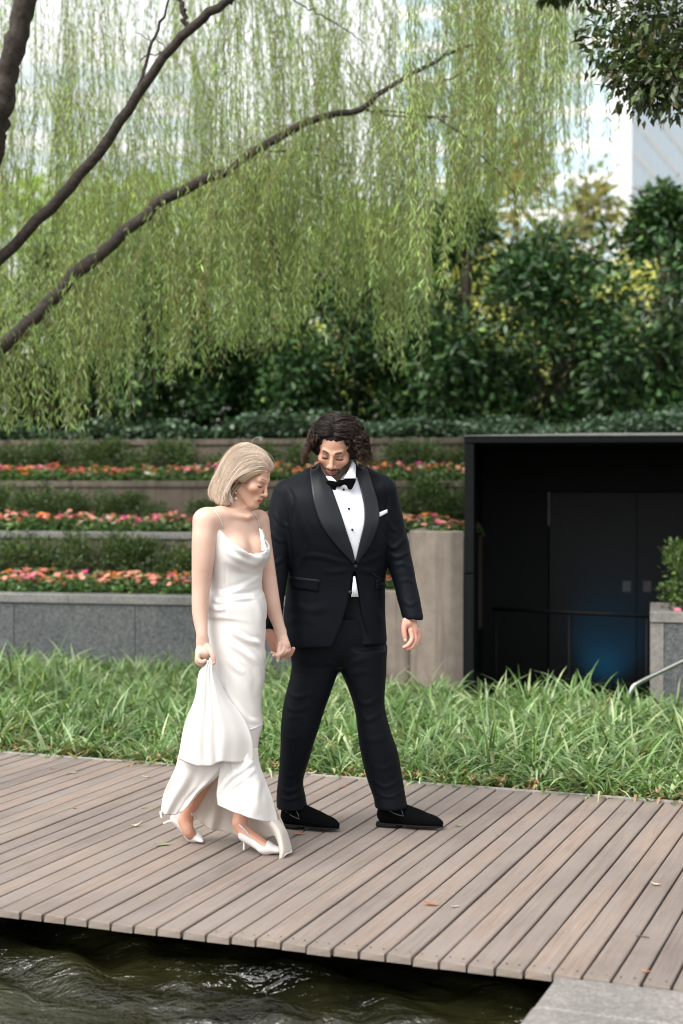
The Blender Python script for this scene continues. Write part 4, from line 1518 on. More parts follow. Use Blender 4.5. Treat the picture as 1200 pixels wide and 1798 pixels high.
def surface_nets(D, lo, h):
    S = D < 0
    c = np.zeros(tuple(n - 1 for n in D.shape), dtype=np.int8)
    offs = [(i, j, k) for i in (0, 1) for j in (0, 1) for k in (0, 1)]

    def cut(A, o):
        return A[o[0]:A.shape[0] - 1 + o[0], o[1]:A.shape[1] - 1 + o[1], o[2]:A.shape[2] - 1 + o[2]]
    for o in offs:
        c += cut(S, o)
    mixed = (c > 0) & (c < 8)
    cells = np.argwhere(mixed)
    idx = np.full(c.shape, -1, dtype=np.int32)
    idx[mixed] = np.arange(len(cells))
    val = {o: D[cells[:, 0] + o[0], cells[:, 1] + o[1], cells[:, 2] + o[2]].astype(float) for o in offs}
    acc = np.zeros((len(cells), 3))
    cnt = np.zeros((len(cells), 1))
    for o in offs:
        for a in range(3):
            if o[a] == 0:
                p = list(o)
                p[a] = 1
                p = tuple(p)
                da, db = val[o], val[p]
                x = (da < 0) != (db < 0)
                t = np.where(x, da / np.where(x, da - db, 1), 0)
                pt = np.tile(np.array(o, float), (len(cells), 1))
                pt[:, a] += t
                acc += pt * x[:, None]
                cnt += x[:, None]
    V = lo + h * (cells + acc / np.maximum(cnt, 1))
    Fs = []
    for a in range(3):
        b, e = (a + 1) % 3, (a + 2) % 3
        s0 = [slice(None)] * 3
        s1 = [slice(None)] * 3
        s0[a], s1[a] = slice(0, -1), slice(1, None)
        x = S[tuple(s0)] != S[tuple(s1)]
        g_ = np.argwhere(x)
        ok = (g_[:, b] > 0) & (g_[:, e] > 0) & (g_[:, b] < c.shape[b]) & (g_[:, e] < c.shape[e])
        g_ = g_[ok]
        inside = S[tuple(g_.T)]
        q = []
        for (ob, oe) in ((-1, -1), (0, -1), (0, 0), (-1, 0)):
            w_ = g_.copy()
            w_[:, b] += ob
            w_[:, e] += oe
            q.append(idx[tuple(w_.T)])
        q = np.stack(q, 1)
        q[~inside] = q[~inside][:, ::-1]
        Fs.append(q)
    F = np.concatenate(Fs)
    F = F[(F >= 0).all(1)]
    return V, F


def vnormals(V, F):
    Nf = np.cross(V[F[:, 2]] - V[F[:, 0]], V[F[:, -1]] - V[F[:, 1]])
    Nv = np.zeros_like(V)
    for j in range(F.shape[1]):
        np.add.at(Nv, F[:, j], Nf)
    return unit(Nv)


def smooth_mesh(V, F, it=2, lam=0.5):
    for _ in range(it):
        A = np.zeros_like(V)
        n = np.zeros((len(V), 1))
        for j in range(4):
            k = (j + 1) % 4
            np.add.at(A, F[:, j], V[F[:, k]])
            np.add.at(n, F[:, j], 1)
            np.add.at(A, F[:, k], V[F[:, j]])
            np.add.at(n, F[:, k], 1)
        V = V + lam * (A / np.maximum(n, 1) - V)
    return V


def poly_dist(px, py, line, n=24):
    """distance from pixels to a smooth polyline"""
    C_ = catmull([(a, b, 0) for a, b in line], n)
    best = np.full(px.shape, 1e9)
    tb = np.zeros(px.shape)
    for i in range(n - 1):
        ax, ay = C_[i, 0], C_[i, 1]
        bx, by = C_[i + 1, 0] - ax, C_[i + 1, 1] - ay
        t = np.clip(((px - ax) * bx + (py - ay) * by) / (bx * bx + by * by + 1e-9), 0, 1)
        q = np.hypot(px - ax - t * bx, py - ay - t * by)
        tb = np.where(q < best, (i + t) / (n - 1), tb)
        best = np.minimum(best, q)
    return best, np.sin(np.pi * np.clip(tb, 0, 1)) ** 0.7


def crease(V, F, lines):
    """push cloth folds into a mesh: lines = (polyline in photo pixels, width px, height m)"""
    Nv = vnormals(V, F)
    px, py = to_px(V)
    view = unit(V - np.array((0, 0, CAM_H)))
    face = np.clip(-(Nv * view).sum(1) * 2.0, 0, 1)
    d = np.zeros(len(V))
    for (ln, w_, h_) in lines:
        xs, ys = [p[0] for p in ln], [p[1] for p in ln]
        m = (px > min(xs) - 4 * w_) & (px < max(xs) + 4 * w_) & (py > min(ys) - 4 * w_) & (py < max(ys) + 4 * w_) & (face > 0)
        if not m.any():
            continue
        q, tap = poly_dist(px[m], py[m], ln)
        q = q / w_
        d[m] += h_ * tap * (np.exp(-q ** 2) - 0.35 * np.exp(-((q - 1.9) / 0.8) ** 2)) * face[m]
    return V + Nv * d[:, None]


def wrinkle(V, F, amp, scale, seed, stretch=(1, 1, 1)):
    """soft random unevenness of cloth"""
    r = np.random.default_rng(seed)
    Nv = vnormals(V, F)
    d = np.zeros(len(V))
    for _ in range(14):
        k = r.normal(0, 1, 3) * scale * np.asarray(stretch)
        d += np.sin(V @ k + r.uniform(0, 6.28))
    return V + Nv * (d / 14 ** 0.5 * amp)[:, None]


class Caster:
    def __init__(self, V, F):
        self.t = BVHTree.FromPolygons([tuple(v) for v in V.tolist()], [tuple(f) for f in F.tolist()])

    def hit(self, px, py, default_Y=6.7):
        q = at(px, py, 5.0)
        d = Vector(q) - Vector((0, 0, CAM_H))
        loc, nor, i, dist = self.t.ray_cast(Vector((0, 0, CAM_H)), d.normalized())
        if loc is None:
            loc, nor, i, dist = self.t.find_nearest(Vector(at(px, py, default_Y)))
        nv = np.array(nor)
        if nv @ np.array(d) > 0:
            nv = -nv
        return np.array(loc), nv


def patch(caster, left, right, nu, nv_, off, bulge=0.0, Y=6.7, smooth_n=6):
    """cloth piece lying on another surface, between two edge curves given in photo pixels"""
    Lc = catmull([(a, b, 0) for a, b in left], nv_)
    Rc = catmull([(a, b, 0) for a, b in right], nv_)
    P = np.zeros((nv_, nu, 3))
    Nn = np.zeros((nv_, nu, 3))
    for i in range(nv_):
        for j in range(nu):
            f = j / (nu - 1)
            q = Lc[i] * (1 - f) + Rc[i] * f
            P[i, j], Nn[i, j] = caster.hit(q[0], q[1], Y)
    for _ in range(smooth_n):
        for A in (Nn,):
            B = A.copy()
            B[1:-1] += A[2:] + A[:-2]
            B[:, 1:-1] += A[:, 2:] + A[:, :-2]
            A[:] = unit(B)
        B = P.copy()
        B[1:-1, 1:-1] = 0.5 * P[1:-1, 1:-1] + 0.125 * (P[2:, 1:-1] + P[:-2, 1:-1] + P[1:-1, 2:] + P[1:-1, :-2])
        P = B
    f = np.linspace(0, 1, nu)[None, :, None]
    o_ = np.asarray(off)
    if o_.ndim == 1:
        o_ = np.interp(np.linspace(0, 1, nu), np.linspace(0, 1, len(o_)), o_)[None, :, None]
    P = P + Nn * (o_ + bulge * np.sin(np.pi * f))
    return P


def sheet_obj(name, P, mat, parent, thick=0.002, smooth=True):
    nv_, nu = P.shape[:2]
    o = mk(name, P.reshape(-1, 3), grid_faces(nv_, nu), mat, parent, smooth)
    if thick:
        thicken(o, thick)
    return o


# ------------------------------------------------------------------ heads and hands
def rot_xyz(rx, ry, rz):
    return np.array((Matrix.Rotation(ry, 3, 'Y') @ Matrix.Rotation(rz, 3, 'Z') @ Matrix.Rotation(rx, 3, 'X')))


def head_shape(S, c, R, s, female):
    def w(x, y, z):
        return np.asarray(c) + s * (R @ np.array((x, y, z)))

    def cone(a, b, ra, rb, k, op='u'):
        S.cone(w(*a), w(*b), ra * s, rb * s, k * s, op)

    def ell(p, r_, k, op='u'):
        S.ell(w(*p), np.array(r_) * s, k * s, op, R)
    fj = 0.9 if female else 1.0
    ell((0, 0.012, 0.042), (0.076, 0.097, 0.088), 0.02)
    ell((0, -0.020, -0.030), (0.062 * fj, 0.070, 0.086), 0.03)
    for sx in (-1, 1):
        cone((sx * (0.045 if female else 0.054), 0.000, -0.060), (sx * (0.016 if female else 0.023), -0.066, -0.097), 0.019, 0.018, 0.02)
        ell((sx * 0.043, -0.056, -0.022), (0.024, 0.026, 0.021), 0.02)
        cone((sx * 0.038, -0.073, 0.021), (sx * 0.012, -0.084, 0.018), 0.010, 0.009, 0.014)
    ell((0, -0.074, -0.100), (0.028 if not female else 0.017, 0.020, 0.018), 0.016)
    for sx in (-1, 1):
        ell((sx * 0.031, -0.100, 0.000), (0.018, 0.014, 0.012), 0.012, 's')
        ell((sx * 0.031, -0.0755, -0.003), (0.0145, 0.0125, 0.0110), 0.006)
    fn_ = 0.80 if female else 1.0
    cone((0, -0.087, 0.010), (0, -0.107 if female else -0.109, -0.034), 0.0075 * fn_, 0.0100 * fn_, 0.008)
    ell((0, -0.107 if female else -0.109, -0.037), (0.0110 * fn_, 0.0115 * fn_, 0.0105 * fn_), 0.006)
    for sx in (-1, 1):
        ell((sx * 0.0125 * fn_, -0.097, -0.041), (0.0078 * fn_, 0.0100 * fn_, 0.0075 * fn_), 0.005)
    ell((0, -0.082, -0.066), (0.028, 0.015, 0.020), 0.012)
    for sx in (-1, 1):
        cone((sx * 0.021, -0.088, -0.0668), (0, -0.0965, -0.0642), 0.0030, 0.0045, 0.004)
        cone((sx * 0.018, -0.088, -0.0700), (0, -0.0955, -0.0738), 0.0035, 0.0056, 0.004)
        cone((sx * 0.022, -0.0915, -0.0688), (0, -0.1035, -0.0688), 0.0012, 0.0018, 0.002, 's')
        S.ell(w(sx * 0.077, 0.014, -0.006), np.array((0.010, 0.019, 0.031)) * s, 0.006 * s, 'u', R @ np.array(Matrix.Rotation(0.25, 3, 'X')))
        ell((sx * 0.090, 0.008, -0.004), (0.010, 0.010, 0.014), 0.004, 's')


def head_colors(V, c, R, s, female, skin):
    q = ((V - np.asarray(c)) @ R) / s
    x, y, z = q[:, 0], q[:, 1], q[:, 2]
    ax = np.abs(x)
    C_ = np.tile(np.asarray(skin, float), (len(V), 1))

    def mixin(mask, col):
        m = np.clip(mask, 0, 1)[:, None]
        C_[:] = C_ * (1 - m) + np.asarray(col) * m

    def band(v, lo, hi, e):
        return np.clip((v - lo) / e, 0, 1) * np.clip((hi - v) / e, 0, 1)
    front = (y < -0.045).astype(float)
    near = (np.linalg.norm(q, axis=1) < 0.17).astype(float)
    # blush
    mixin(0.35 * np.exp(-((ax - 0.045) / 0.02) ** 2 - ((z + 0.03) / 0.022) ** 2) * front, np.asarray(skin) * (1.05, 0.66, 0.60))
    mixin(0.30 * np.exp(-(x / 0.014) ** 2 - ((z + 0.038) / 0.012) ** 2) * front, np.asarray(skin) * (1.0, 0.68, 0.62))
    if not female:
        zb = -0.057 + np.clip(ax - 0.030, 0, 1) * 0.95
        m = np.clip((zb - z) / 0.010, 0, 1) * np.clip((z + 0.150) / 0.03, 0, 1) * (y < 0.012)
        mo = band(z, -0.0655, -0.0485, 0.005) * (ax < 0.036) * np.clip((0.036 - ax) / 0.006, 0, 1)
        rr_ = np.random.default_rng(1).random(len(V)) * 0.14 + 0.86
        side = band(ax, 0.0215, 0.037, 0.004) * band(z, -0.095, -0.055, 0.006) * (y < -0.05)
        mixin(np.maximum(np.maximum(m * 0.93, mo), side) * 0.98 * rr_ * near * (y < 0.02), (0.015, 0.0105, 0.0085))
    # lips
    lip = band(z, -0.0800, -0.0605, 0.003) * np.clip((0.0235 - ax) / 0.004, 0, 1) * (y < -0.084)
    lip *= np.clip((0.0115 - np.abs(z + 0.0695) + 0.0 - ax * 0.25) / 0.003, 0, 1)
    mixin(lip * (0.95 if female else 0.8) * (1.0 if female else np.clip((0.019 - ax) / 0.003, 0, 1)), (0.47, 0.10, 0.095) if female else (0.40, 0.13, 0.11))
    mixin(band(z, -0.0705, -0.0672, 0.0012) * (ax < 0.022) * (y < -0.084) * 0.7, (0.12, 0.02, 0.02))
    # brows
    bz = (0.0225 if female else 0.0195) + 0.0055 * np.sin(np.clip((ax - 0.012) / 0.038, 0, 1) * 2.2)
    br = np.clip(((0.0040 if female else 0.0065) - np.abs(z - bz)) / 0.002, 0, 1) * np.clip((ax - 0.011) / 0.004, 0, 1) * np.clip((0.050 - ax) / 0.010, 0, 1) * (y < -0.04)
    mixin(br * (0.62 if female else 0.9), (0.17, 0.095, 0.055) if female else (0.016, 0.010, 0.008))
    # lids: eye-socket shade painted into the skin colour and lash line (eyes look down)
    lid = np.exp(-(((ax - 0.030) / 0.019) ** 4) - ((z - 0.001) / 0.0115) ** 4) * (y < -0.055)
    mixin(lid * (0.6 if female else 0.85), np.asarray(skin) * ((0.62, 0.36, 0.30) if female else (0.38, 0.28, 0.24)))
    lz = -0.0085 + 0.10 * np.clip(np.abs(ax - 0.031), 0, 1) ** 1.0 * 0.35
    lash = np.clip((0.0036 - np.abs(z - lz)) / 0.0012, 0, 1) * np.clip((0.0175 - np.abs(ax - 0.0315)) / 0.003, 0, 1) * (y < -0.06)
    mixin(lash * 0.95, (0.012, 0.008, 0.007))
    # nostrils
    ns = np.exp(-((ax - 0.0075) / 0.0035) ** 2 - ((z + 0.0475) / 0.003) ** 2) * (y < -0.085)
    mixin(ns * 0.8, (0.10, 0.03, 0.02))
    return C_


def skin_material(name):
    m, nt, out = new_mat(name)
    a = N(nt, 'ShaderNodeAttribute', attribute_name='col')
    tc = N(nt, 'ShaderNodeTexCoord')
    f = noise(nt, tc.outputs['Object'], 14, 3)
    f2 = noise(nt, tc.outputs['Object'], 240, 2)
    c = mixc(nt, 1.0, a.outputs['Color'], ramp(nt, f, [(0.3, (0.95, 0.91, 0.90)), (0.7, (1.04, 1.04, 1.04))]), 'MULTIPLY')
    p = principled(nt, out, c, 0.48, Subsurface_Weight=0.12, Subsurface_Scale=0.02)
    p.inputs['Subsurface Radius'].default_value = (1.0, 0.35, 0.2)
    L(nt, bump(nt, f2, 0.06, 0.001), p.inputs['Normal'])
    return m


M['skin'] = skin_material('skin')


def hair_material(name, rough=0.38):
    m, nt, out = new_mat(name)
    a = N(nt, 'ShaderNodeAttribute', attribute_name='col')
    principled(nt, out, a.outputs['Color'], rough, Specular_IOR_Level=0.35)
    return m


M['hair'] = hair_material('hair_dark', 0.36)
M['hair_fair'] = hair_material('hair_fair', 0.42)


def tubes(paths, rads, sides=4):
    """many swept strands at once: paths n x m x 3, rads n x m; returns V, F"""
    P = np.asarray(paths, float)
    n, m = P.shape[:2]
    T = unit(np.gradient(P, axis=1))
    ref = unit(np.array((0.31, 0.87, 0.38)))
    A = unit(np.cross(T, ref))
    B = np.cross(T, A)
    th = np.arange(sides) * 2 * math.pi / sides
    V = P[:, :, None] + rads[:, :, None, None] * (np.cos(th)[None, None, :, None] * A[:, :, None] + np.sin(th)[None, None, :, None] * B[:, :, None])
    i = np.arange(m - 1)[:, None]
    j = np.arange(sides)[None]
    k = (j + 1) % sides
    f = np.stack([i * sides + j, i * sides + k, (i + 1) * sides + k, (i + 1) * sides + j], -1).reshape(-1, 4)
    F = (f[None] + (np.arange(n) * m * sides)[:, None, None]).reshape(-1, 4)
    return V.reshape(-1, 3), F
# ------------------------------------------------------------------ clothing materials
def cloth_mat(name, color, rough, weave=900, bmp=0.05, var=0.08, **kw):
    m, nt, out = new_mat(name)
    tc = N(nt, 'ShaderNodeTexCoord')
    f = noise(nt, tc.outputs['Object'], weave, 2)
    g_ = noise(nt, tc.outputs['Object'], 9, 3)
    c = ramp(nt, g_, [(0.3, tuple(a * (1 - var) for a in color)), (0.7, tuple(min(1, a * (1 + var)) for a in color))])
    p = principled(nt, out, c, rough, **kw)
    L(nt, bump(nt, f, bmp, 0.001), p.inputs['Normal'])
    return m


M['wool'] = cloth_mat('black_wool', (0.0030, 0.0044, 0.0074), 0.60, Specular_IOR_Level=0.11)
M['trouser'] = cloth_mat('black_trouser_wool', (0.0026, 0.0036, 0.0058), 0.60, Specular_IOR_Level=0.10)
M['lapel'] = cloth_mat('black_satin', (0.0085, 0.0105, 0.0140), 0.40, 500, 0.03, Specular_IOR_Level=0.32)
M['velvet'] = cloth_mat('black_velvet', (0.0016, 0.0018, 0.0022), 0.85, 700, 0.1, Specular_IOR_Level=0.05)
M['sole'] = simple_mat('black_sole', (0.004, 0.004, 0.004), 0.55, Specular_IOR_Level=0.15)
M['piping'] = simple_mat('grey_piping', (0.16, 0.17, 0.19), 0.5)
M['shirt'] = cloth_mat('white_shirt', (0.74, 0.76, 0.82), 0.7, 700, 0.05, 0.02)
M['satin'] = cloth_mat('ivory_satin', (0.70, 0.678, 0.655), 0.30, 900, 0.012, 0.015, Specular_IOR_Level=0.6)
M['lace'] = cloth_mat('white_lace_shoe', (0.62, 0.59, 0.57), 0.6, 260, 0.6, 0.12)
M['pearl'] = simple_mat('pearl', (0.82, 0.78, 0.74), 0.2)
M['gold'] = simple_mat('gold', (0.75, 0.5, 0.22), 0.3, Metallic=1.0)
M['nail'] = simple_mat('pale_pink_nail', (0.78, 0.56, 0.52), 0.25)


def sheer_material():
    m, nt, out = new_mat('ivory_lining')
    tc = N(nt, 'ShaderNodeTexCoord')
    f = noise(nt, tc.outputs['Object'], 8, 3)
    c = ramp(nt, f, [(0.3, (0.66, 0.60, 0.53)), (0.7, (0.72, 0.67, 0.61))])
    p = N(nt, 'ShaderNodeBsdfPrincipled')
    L(nt, c, p.inputs['Base Color'])
    p.inputs['Roughness'].default_value = 0.55
    t = N(nt, 'ShaderNodeBsdfTranslucent')
    L(nt, c, t.inputs['Color'])
    mx = N(nt, 'ShaderNodeMixShader')
    mx.inputs[0].default_value = 0.3
    L(nt, p.outputs[0], mx.inputs[1])
    L(nt, t.outputs[0], mx.inputs[2])
    L(nt, mx.outputs[0], out.inputs['Surface'])
    return m


M['sheer'] = sheer_material()

# =================================================================== the man
GY = 6.85


def Gp(px, py, dy=0.0):
    return at(px, py, GY + dy)


g_base = ground(610, 1462)
man = tag(empty('person', (g_base[0], GY, 0.0)), 'man in black shawl-lapel tuxedo and bow tie walking and looking down', 'person', 'couple walking hand in hand')
G_SKIN = (0.60, 0.345, 0.240)
ghc = Gp(590, 789, -0.045)
ghR = rot_xyz(math.radians(27), math.radians(6), math.radians(-9))
body = Shape()
head_shape(body, ghc, ghR, 1.0, False)
nb_ = Gp(592, 846, 0.045)
body.cone(ghc + ghR @ np.array((0, 0.03, -0.055)), nb_, 0.056, 0.064, 0.03)
body.ell(Gp(592, 900, 0.04), (0.17, 0.10, 0.17), 0.05)
body.cone(Gp(592, 930, 0.04), Gp(596, 1105, 0.045), 0.10, 0.085, 0.05)
# hidden limbs run on inside sleeves and trousers
A_l = [Gp(676, 862, 0.03), Gp(700, 968, 0.06), Gp(722, 1078, 0.0)]
A_r = [Gp(505, 872, 0.0), Gp(487, 980, -0.06), Gp(477, 1100, -0.22)]
body.chain([Gp(620, 862, .04)] + A_l, [0.06, 0.045, 0.035, 0.029], 0.02)
body.chain([Gp(560, 870, .03)] + A_r, [0.06, 0.045, 0.035, 0.029], 0.02)
body.chain([Gp(562, 1120, 0.03), Gp(532, 1270, 0.0), Gp(512, 1415, 0.045), Gp(517, 1432, 0.035)], [0.066, 0.040, 0.034, 0.022], 0.02)
body.chain([Gp(630, 1120, 0.03), Gp(652, 1270, 0.02), Gp(687, 1412, 0.045), Gp(690, 1430, 0.035)], [0.066, 0.040, 0.034, 0.022], 0.02)
# left hand hanging at the right of the picture
wl_ = Gp(721, 1082, 0.0)
body.cone(wl_, Gp(722, 1106, -0.005), 0.027, 0.030, 0.015, flat=((0.25, 1, 0), 0.62))
body.cone(Gp(716, 1094, -0.02), Gp(728, 1108, 0.012), 0.022, 0.020, 0.012)
body.chain([Gp(712, 1090, -0.025), Gp(709.5, 1104, -0.035), Gp(710.5, 1116, -0.038), Gp(712, 1125, -0.036)], [0.014, 0.0125, 0.0105, 0.0085], 0.006)
for (pts, ra) in (([(721, 1107, -.028), (723.5, 1121, -.036), (717, 1132, -.048), (709.5, 1136.5, -.052)], .0100),
                  ([(727, 1109, -.012), (729, 1124, -.018), (723, 1136, -.032), (714.5, 1139.5, -.040)], .0103),
                  ([(731.5, 1109, .006), (733, 1123, .002), (728, 1134, -.012), (720, 1138, -.022)], .0097),
                  ([(735, 1106, .022), (736, 1117, .020), (733, 1127, .008), (727, 1131, -.002)], .0085)):
    body.chain([Gp(*p) for p in pts], [ra * 1.08, ra, ra * 0.92, ra * 0.75], 0.005)
# right hand, holding the woman's hand
HY = -0.24
body.chain([Gp(475.5, 1104, HY), Gp(479, 1118, HY - .005), Gp(485, 1136, HY - .01)], [0.027, 0.030, 0.026], 0.012)
body.chain([Gp(482, 1112, HY - .02), Gp(487, 1128, HY - .04), Gp(489, 1141, HY - .052), Gp(490, 1147, HY - .056)], [0.014, 0.0125, 0.0105, 0.009], 0.006)
for (pts, ra) in (([(487, 1138, HY + .00), (498, 1147, HY - .004), (509, 1146, HY - .012), (515.5, 1139, HY - .02)], .0105),
                  ([(486, 1141, HY + .02), (497, 1151, HY + .016), (508, 1150, HY + .008), (514, 1143, HY - .002)], .0105),
                  ([(484, 1141, HY + .04), (495, 1152, HY + .038), (505, 1152, HY + .03)], .0095),
                  ([(482, 1140, HY + .055), (491, 1150, HY + .055), (500, 1151, HY + .05)], .0085)):
    body.chain([Gp(*p) for p in pts], [ra * 1.1] + [ra] * (len(pts) - 2) + [ra * 0.8], 0.005)


def body_mesh(S, c, z_head, hands, h_body=0.0065, h_fine=0.0026):
    """fine sampling of head and hands, coarser elsewhere; one mesh"""
    Vs, Fs, n = [], [], 0
    lo, hi = S.bounds()
    z_cut = z_head
    jobs = [(h_fine, (lo[0], lo[1], z_cut - 0.016), (hi[0], hi[1], hi[2]))]
    # the rest of the body below the neck
    jobs.append((h_body, (lo[0], lo[1], lo[2]), (hi[0], hi[1], z_cut + 0.016)))
    for (h, a, b) in jobs:
        V, F = S.mesh(h, np.array(a), np.array(b))
        V = smooth_mesh(V, F, 1, 0.4)
        sgn = -1 if h == h_fine else 1                       # the two samplings tuck under each other at the seam
        V = V - vnormals(V, F) * (0.003 * np.clip(sgn * (V[:, 2] - z_cut) / 0.014, 0, 1))[:, None]
        Vs.append(V); Fs.append(F + n); n += len(V)
    V, F = np.concatenate(Vs), np.concatenate(Fs)
    # replace the coarse hands by fine ones
    for (a, b) in hands:
        ins = ((V > a) & (V < b)).all(1)
        F = F[~ins[F].all(1)]
        v, f = S.mesh(h_fine * 0.8, np.array(a) - 0.004, np.array(b) + 0.004)
        v = smooth_mesh(v, f, 1, 0.3)
        F = np.concatenate([F, f + len(V)])
        V = np.concatenate([V, v])
    used = np.zeros(len(V), bool)
    used[F.ravel()] = True
    mp = np.cumsum(used) - 1
    return V[used], mp[F]


def around(c, e):
    c = np.asarray(c)
    return (c - np.asarray(e), c + np.asarray(e))


hands_g = [around(Gp(722, 1113, 0.0), (0.075, 0.11, 0.085)), around(Gp(494, 1130, HY), (0.085, 0.12, 0.085))]
V, F = body_mesh(body, ghc, ghc[2] - 0.13, hands_g)
C_ = np.tile(np.array(G_SKIN), (len(V), 1))
hm = np.linalg.norm(V - ghc, axis=1) < 0.19
C_[hm] = head_colors(V[hm], ghc, ghR, 1.0, False, G_SKIN)
hand_c = np.array((0.64, 0.34, 0.255))
C_[V[:, 2] < 1.05] = hand_c
bdm = mk('body', V, F, M['skin'], man, True, C_)
# finger nails on the hanging hand
def nail(parent, p, d, s_=1.0):
    S = Shape().ell(p, np.array((0.0052, 0.0032, 0.0062)) * s_, 0)
    v, f = S.mesh(0.0016)
    mk('fingernail', v, f, M['nail'], parent, True)


nail(bdm, Gp(712, 1123.5, -0.0445), None, 1.05)

# ---- jacket
PHI = math.radians(22)


def rows_sil(tab, P, phi):
    out = []
    for (py, l_, r_, b, dy) in tab:
        p0, p1 = P(l_, py, dy), P(r_, py, dy)
        hw = (p1[0] - p0[0]) / 2
        a = math.sqrt(max(hw * hw - (b * math.sin(phi)) ** 2, 1e-4)) / math.cos(phi)
        out.append((p0[2] * 0.5 + p1[2] * 0.5, (p0[0] + p1[0]) / 2, p0[1], a, b, phi))
    return out


J = Shape()
J.loft(rows_sil([(828, 545, 640, .070, .045), (842, 518, 662, .092, .035), (858, 503, 676, .112, .025), (880, 500, 684, .128, .015), (915, 502, 686, .142, .005), (950, 506, 685, .142, .008), (985, 509, 681, .136, .014), (1015, 507, 677, .132, .018), (1050, 503, 676, .133, .018), (1090, 499, 677, .137, .016), (1122, 497, 679, .139, .016), (1131, 498, 678, .138, .016)], Gp, PHI), 0.03, n=2.25)
J.cone(Gp(566, 838, .05), Gp(508, 868, 0.01), .056, .064, .04)
J.cone(Gp(622, 834, .05), Gp(668, 858, 0.03), .056, .062, .04)
J.chain([Gp(505, 870, 0.0), Gp(493, 925, -.03), Gp(487, 985, -.07), Gp(481, 1050, -.16), Gp(478, 1102, -.225)], [.068, .064, .056, .047, .043], .012)
J.chain([Gp(671, 860, .03), Gp(684, 915, .055), Gp(699, 970, .06), Gp(713, 1030, .035), Gp(725, 1084, .0)], [.066, .064, .058, .051, .047], .012)
zc_r = Gp(725, 1087, 0)
zc_l = Gp(476, 1105, -.225)


def cuff_cut(X, Y, Z):
    # sleeves end at the cuffs, jacket at the hem (lower at the front corners)
    a = np.where(X > Gp(690, 1087)[0], zc_r[2] - 0.10 * (X - zc_r[0]) - Z, -1.0)
    px_edge = Gp(494, 1105)[0]
    b = np.where((X < px_edge) & (Y < GY - 0.06), zc_l[2] + 0.12 * (X - zc_l[0]) - Z, -1.0)
    return np.maximum(a, b) + 0 * X + 0 * Y + 0 * Z


lo, hi = J.bounds()
J.fn(cuff_cut, lo, hi, 0.004)
# front edges cut away below the button
b0 = Gp(621, 1002, 0)


def front_open(X, Y, Z):
    t = np.clip((b0[2] - Z) / 0.33, 0, 1)
    cx = b0[0] + 0.004 - 0.010 * t
    hw = 0.004 + 0.055 * t + 0.035 * t ** 4
    d = np.abs(X - cx) - hw
    d = np.maximum(d, Z - b0[2])
    return np.maximum(d, Y - (GY - 0.055)) + 0 * X


J.fn(front_open, (b0[0] - 0.12, GY - 0.3, b0[2] - 0.45), (b0[0] + 0.12, GY + 0.05, b0[2] + 0.05), 0.004, 's')
V, F = J.mesh(0.0048)
V = smooth_mesh(V, F, 2, 0.5)
V = wrinkle(V, F, 0.0016, 16, 4, (1, 1, 1.6))
jl = [([(620, 992), (590, 984), (556, 976), (528, 978)], 5, .0045), ([(616, 999), (592, 1004), (566, 1002)], 5, .0035), ([(629, 990), (648, 984), (672, 972)], 5, .0045), ([(630, 999), (650, 1004), (668, 1000)], 5, .0035),
      ([(522, 885), (534, 925), (548, 958)], 6, .004), ([(666, 885), (660, 920), (664, 955)], 6, .0035), ([(540, 955), (530, 985), (516, 1000)], 5, .003),
      ([(482, 900), (494, 918), (508, 926)], 4, .005), ([(472, 930), (488, 948), (504, 950)], 4, .004), ([(470, 978), (482, 990), (500, 978)], 4.5, .006), ([(474, 1004), (486, 1000), (498, 1008)], 4, .004), ([(472, 1040), (482, 1050), (494, 1046)], 4, .003),
      ([(676, 905), (690, 928), (700, 932)], 4, .004), ([(678, 948), (692, 962), (716, 940)], 4.5, .006), ([(682, 974), (700, 978), (722, 966)], 4, .005), ([(690, 996), (708, 990), (722, 1000)], 4, .005), ([(700, 1022), (716, 1018), (732, 1026)], 4, .003), ([(706, 1052), (722, 1062), (738, 1050)], 4, .0035),
      ([(505, 852), (516, 880), (514, 925)], 3.5, -.005), ([(676, 840), (681, 880), (674, 925)], 3.5, -.005),
      ([(512, 1062), (545, 1072), (580, 1064)], 8, .004), ([(645, 1040), (660, 1075), (674, 1095)], 7, .004), ([(500, 1095), (530, 1085), (560, 1095)], 8, .003)]
V = crease(V, F, [(a, b * 0.85, c * 0.75) for a, b, c in jl])
jacket = mk('jacket', V, F, M['wool'], man, True)
jc = Caster(V, F)

# ---- trousers
T = Shape()
T.loft(rows_sil([(1085, 508, 674, .118, .03), (1120, 513, 678, .122, .03), (1145, 515, 677, .112, .03), (1160, 522, 672, .095, .03), (1168, 530, 666, .08, .03)], Gp, PHI), 0.03)
T.loft(rows_sil([(1140, 512, 592, .112, .02), (1172, 512, 596, .106, .015), (1205, 506, 585, .100, .01), (1246, 496.5, 570.5, .092, .0), (1285, 493, 558, .086, -.01), (1318, 492, 548, .082, .0), (1368, 489, 534, .076, .02), (1400, 487, 537, .078, .03), (1418, 486.5, 540, .082, .03)], Gp, 0.0), 0.025)
T.loft(rows_sil([(1140, 600, 679, .112, .03), (1174, 598, 678.5, .106, .03), (1205, 610, 677, .100, .03), (1240, 622, 676, .092, .03), (1285, 628, 687, .086, .02), (1323, 634, 699, .082, .02), (1370, 646, 708, .078, .03), (1400, 656, 713, .078, .03), (1417, 659, 716, .082, .03)], Gp, 0.0), 0.025)
V, F = T.mesh(0.0052)
V = smooth_mesh(V, F, 2, 0.5)
V = wrinkle(V, F, 0.0016, 14, 9, (1, 1, 1.4))
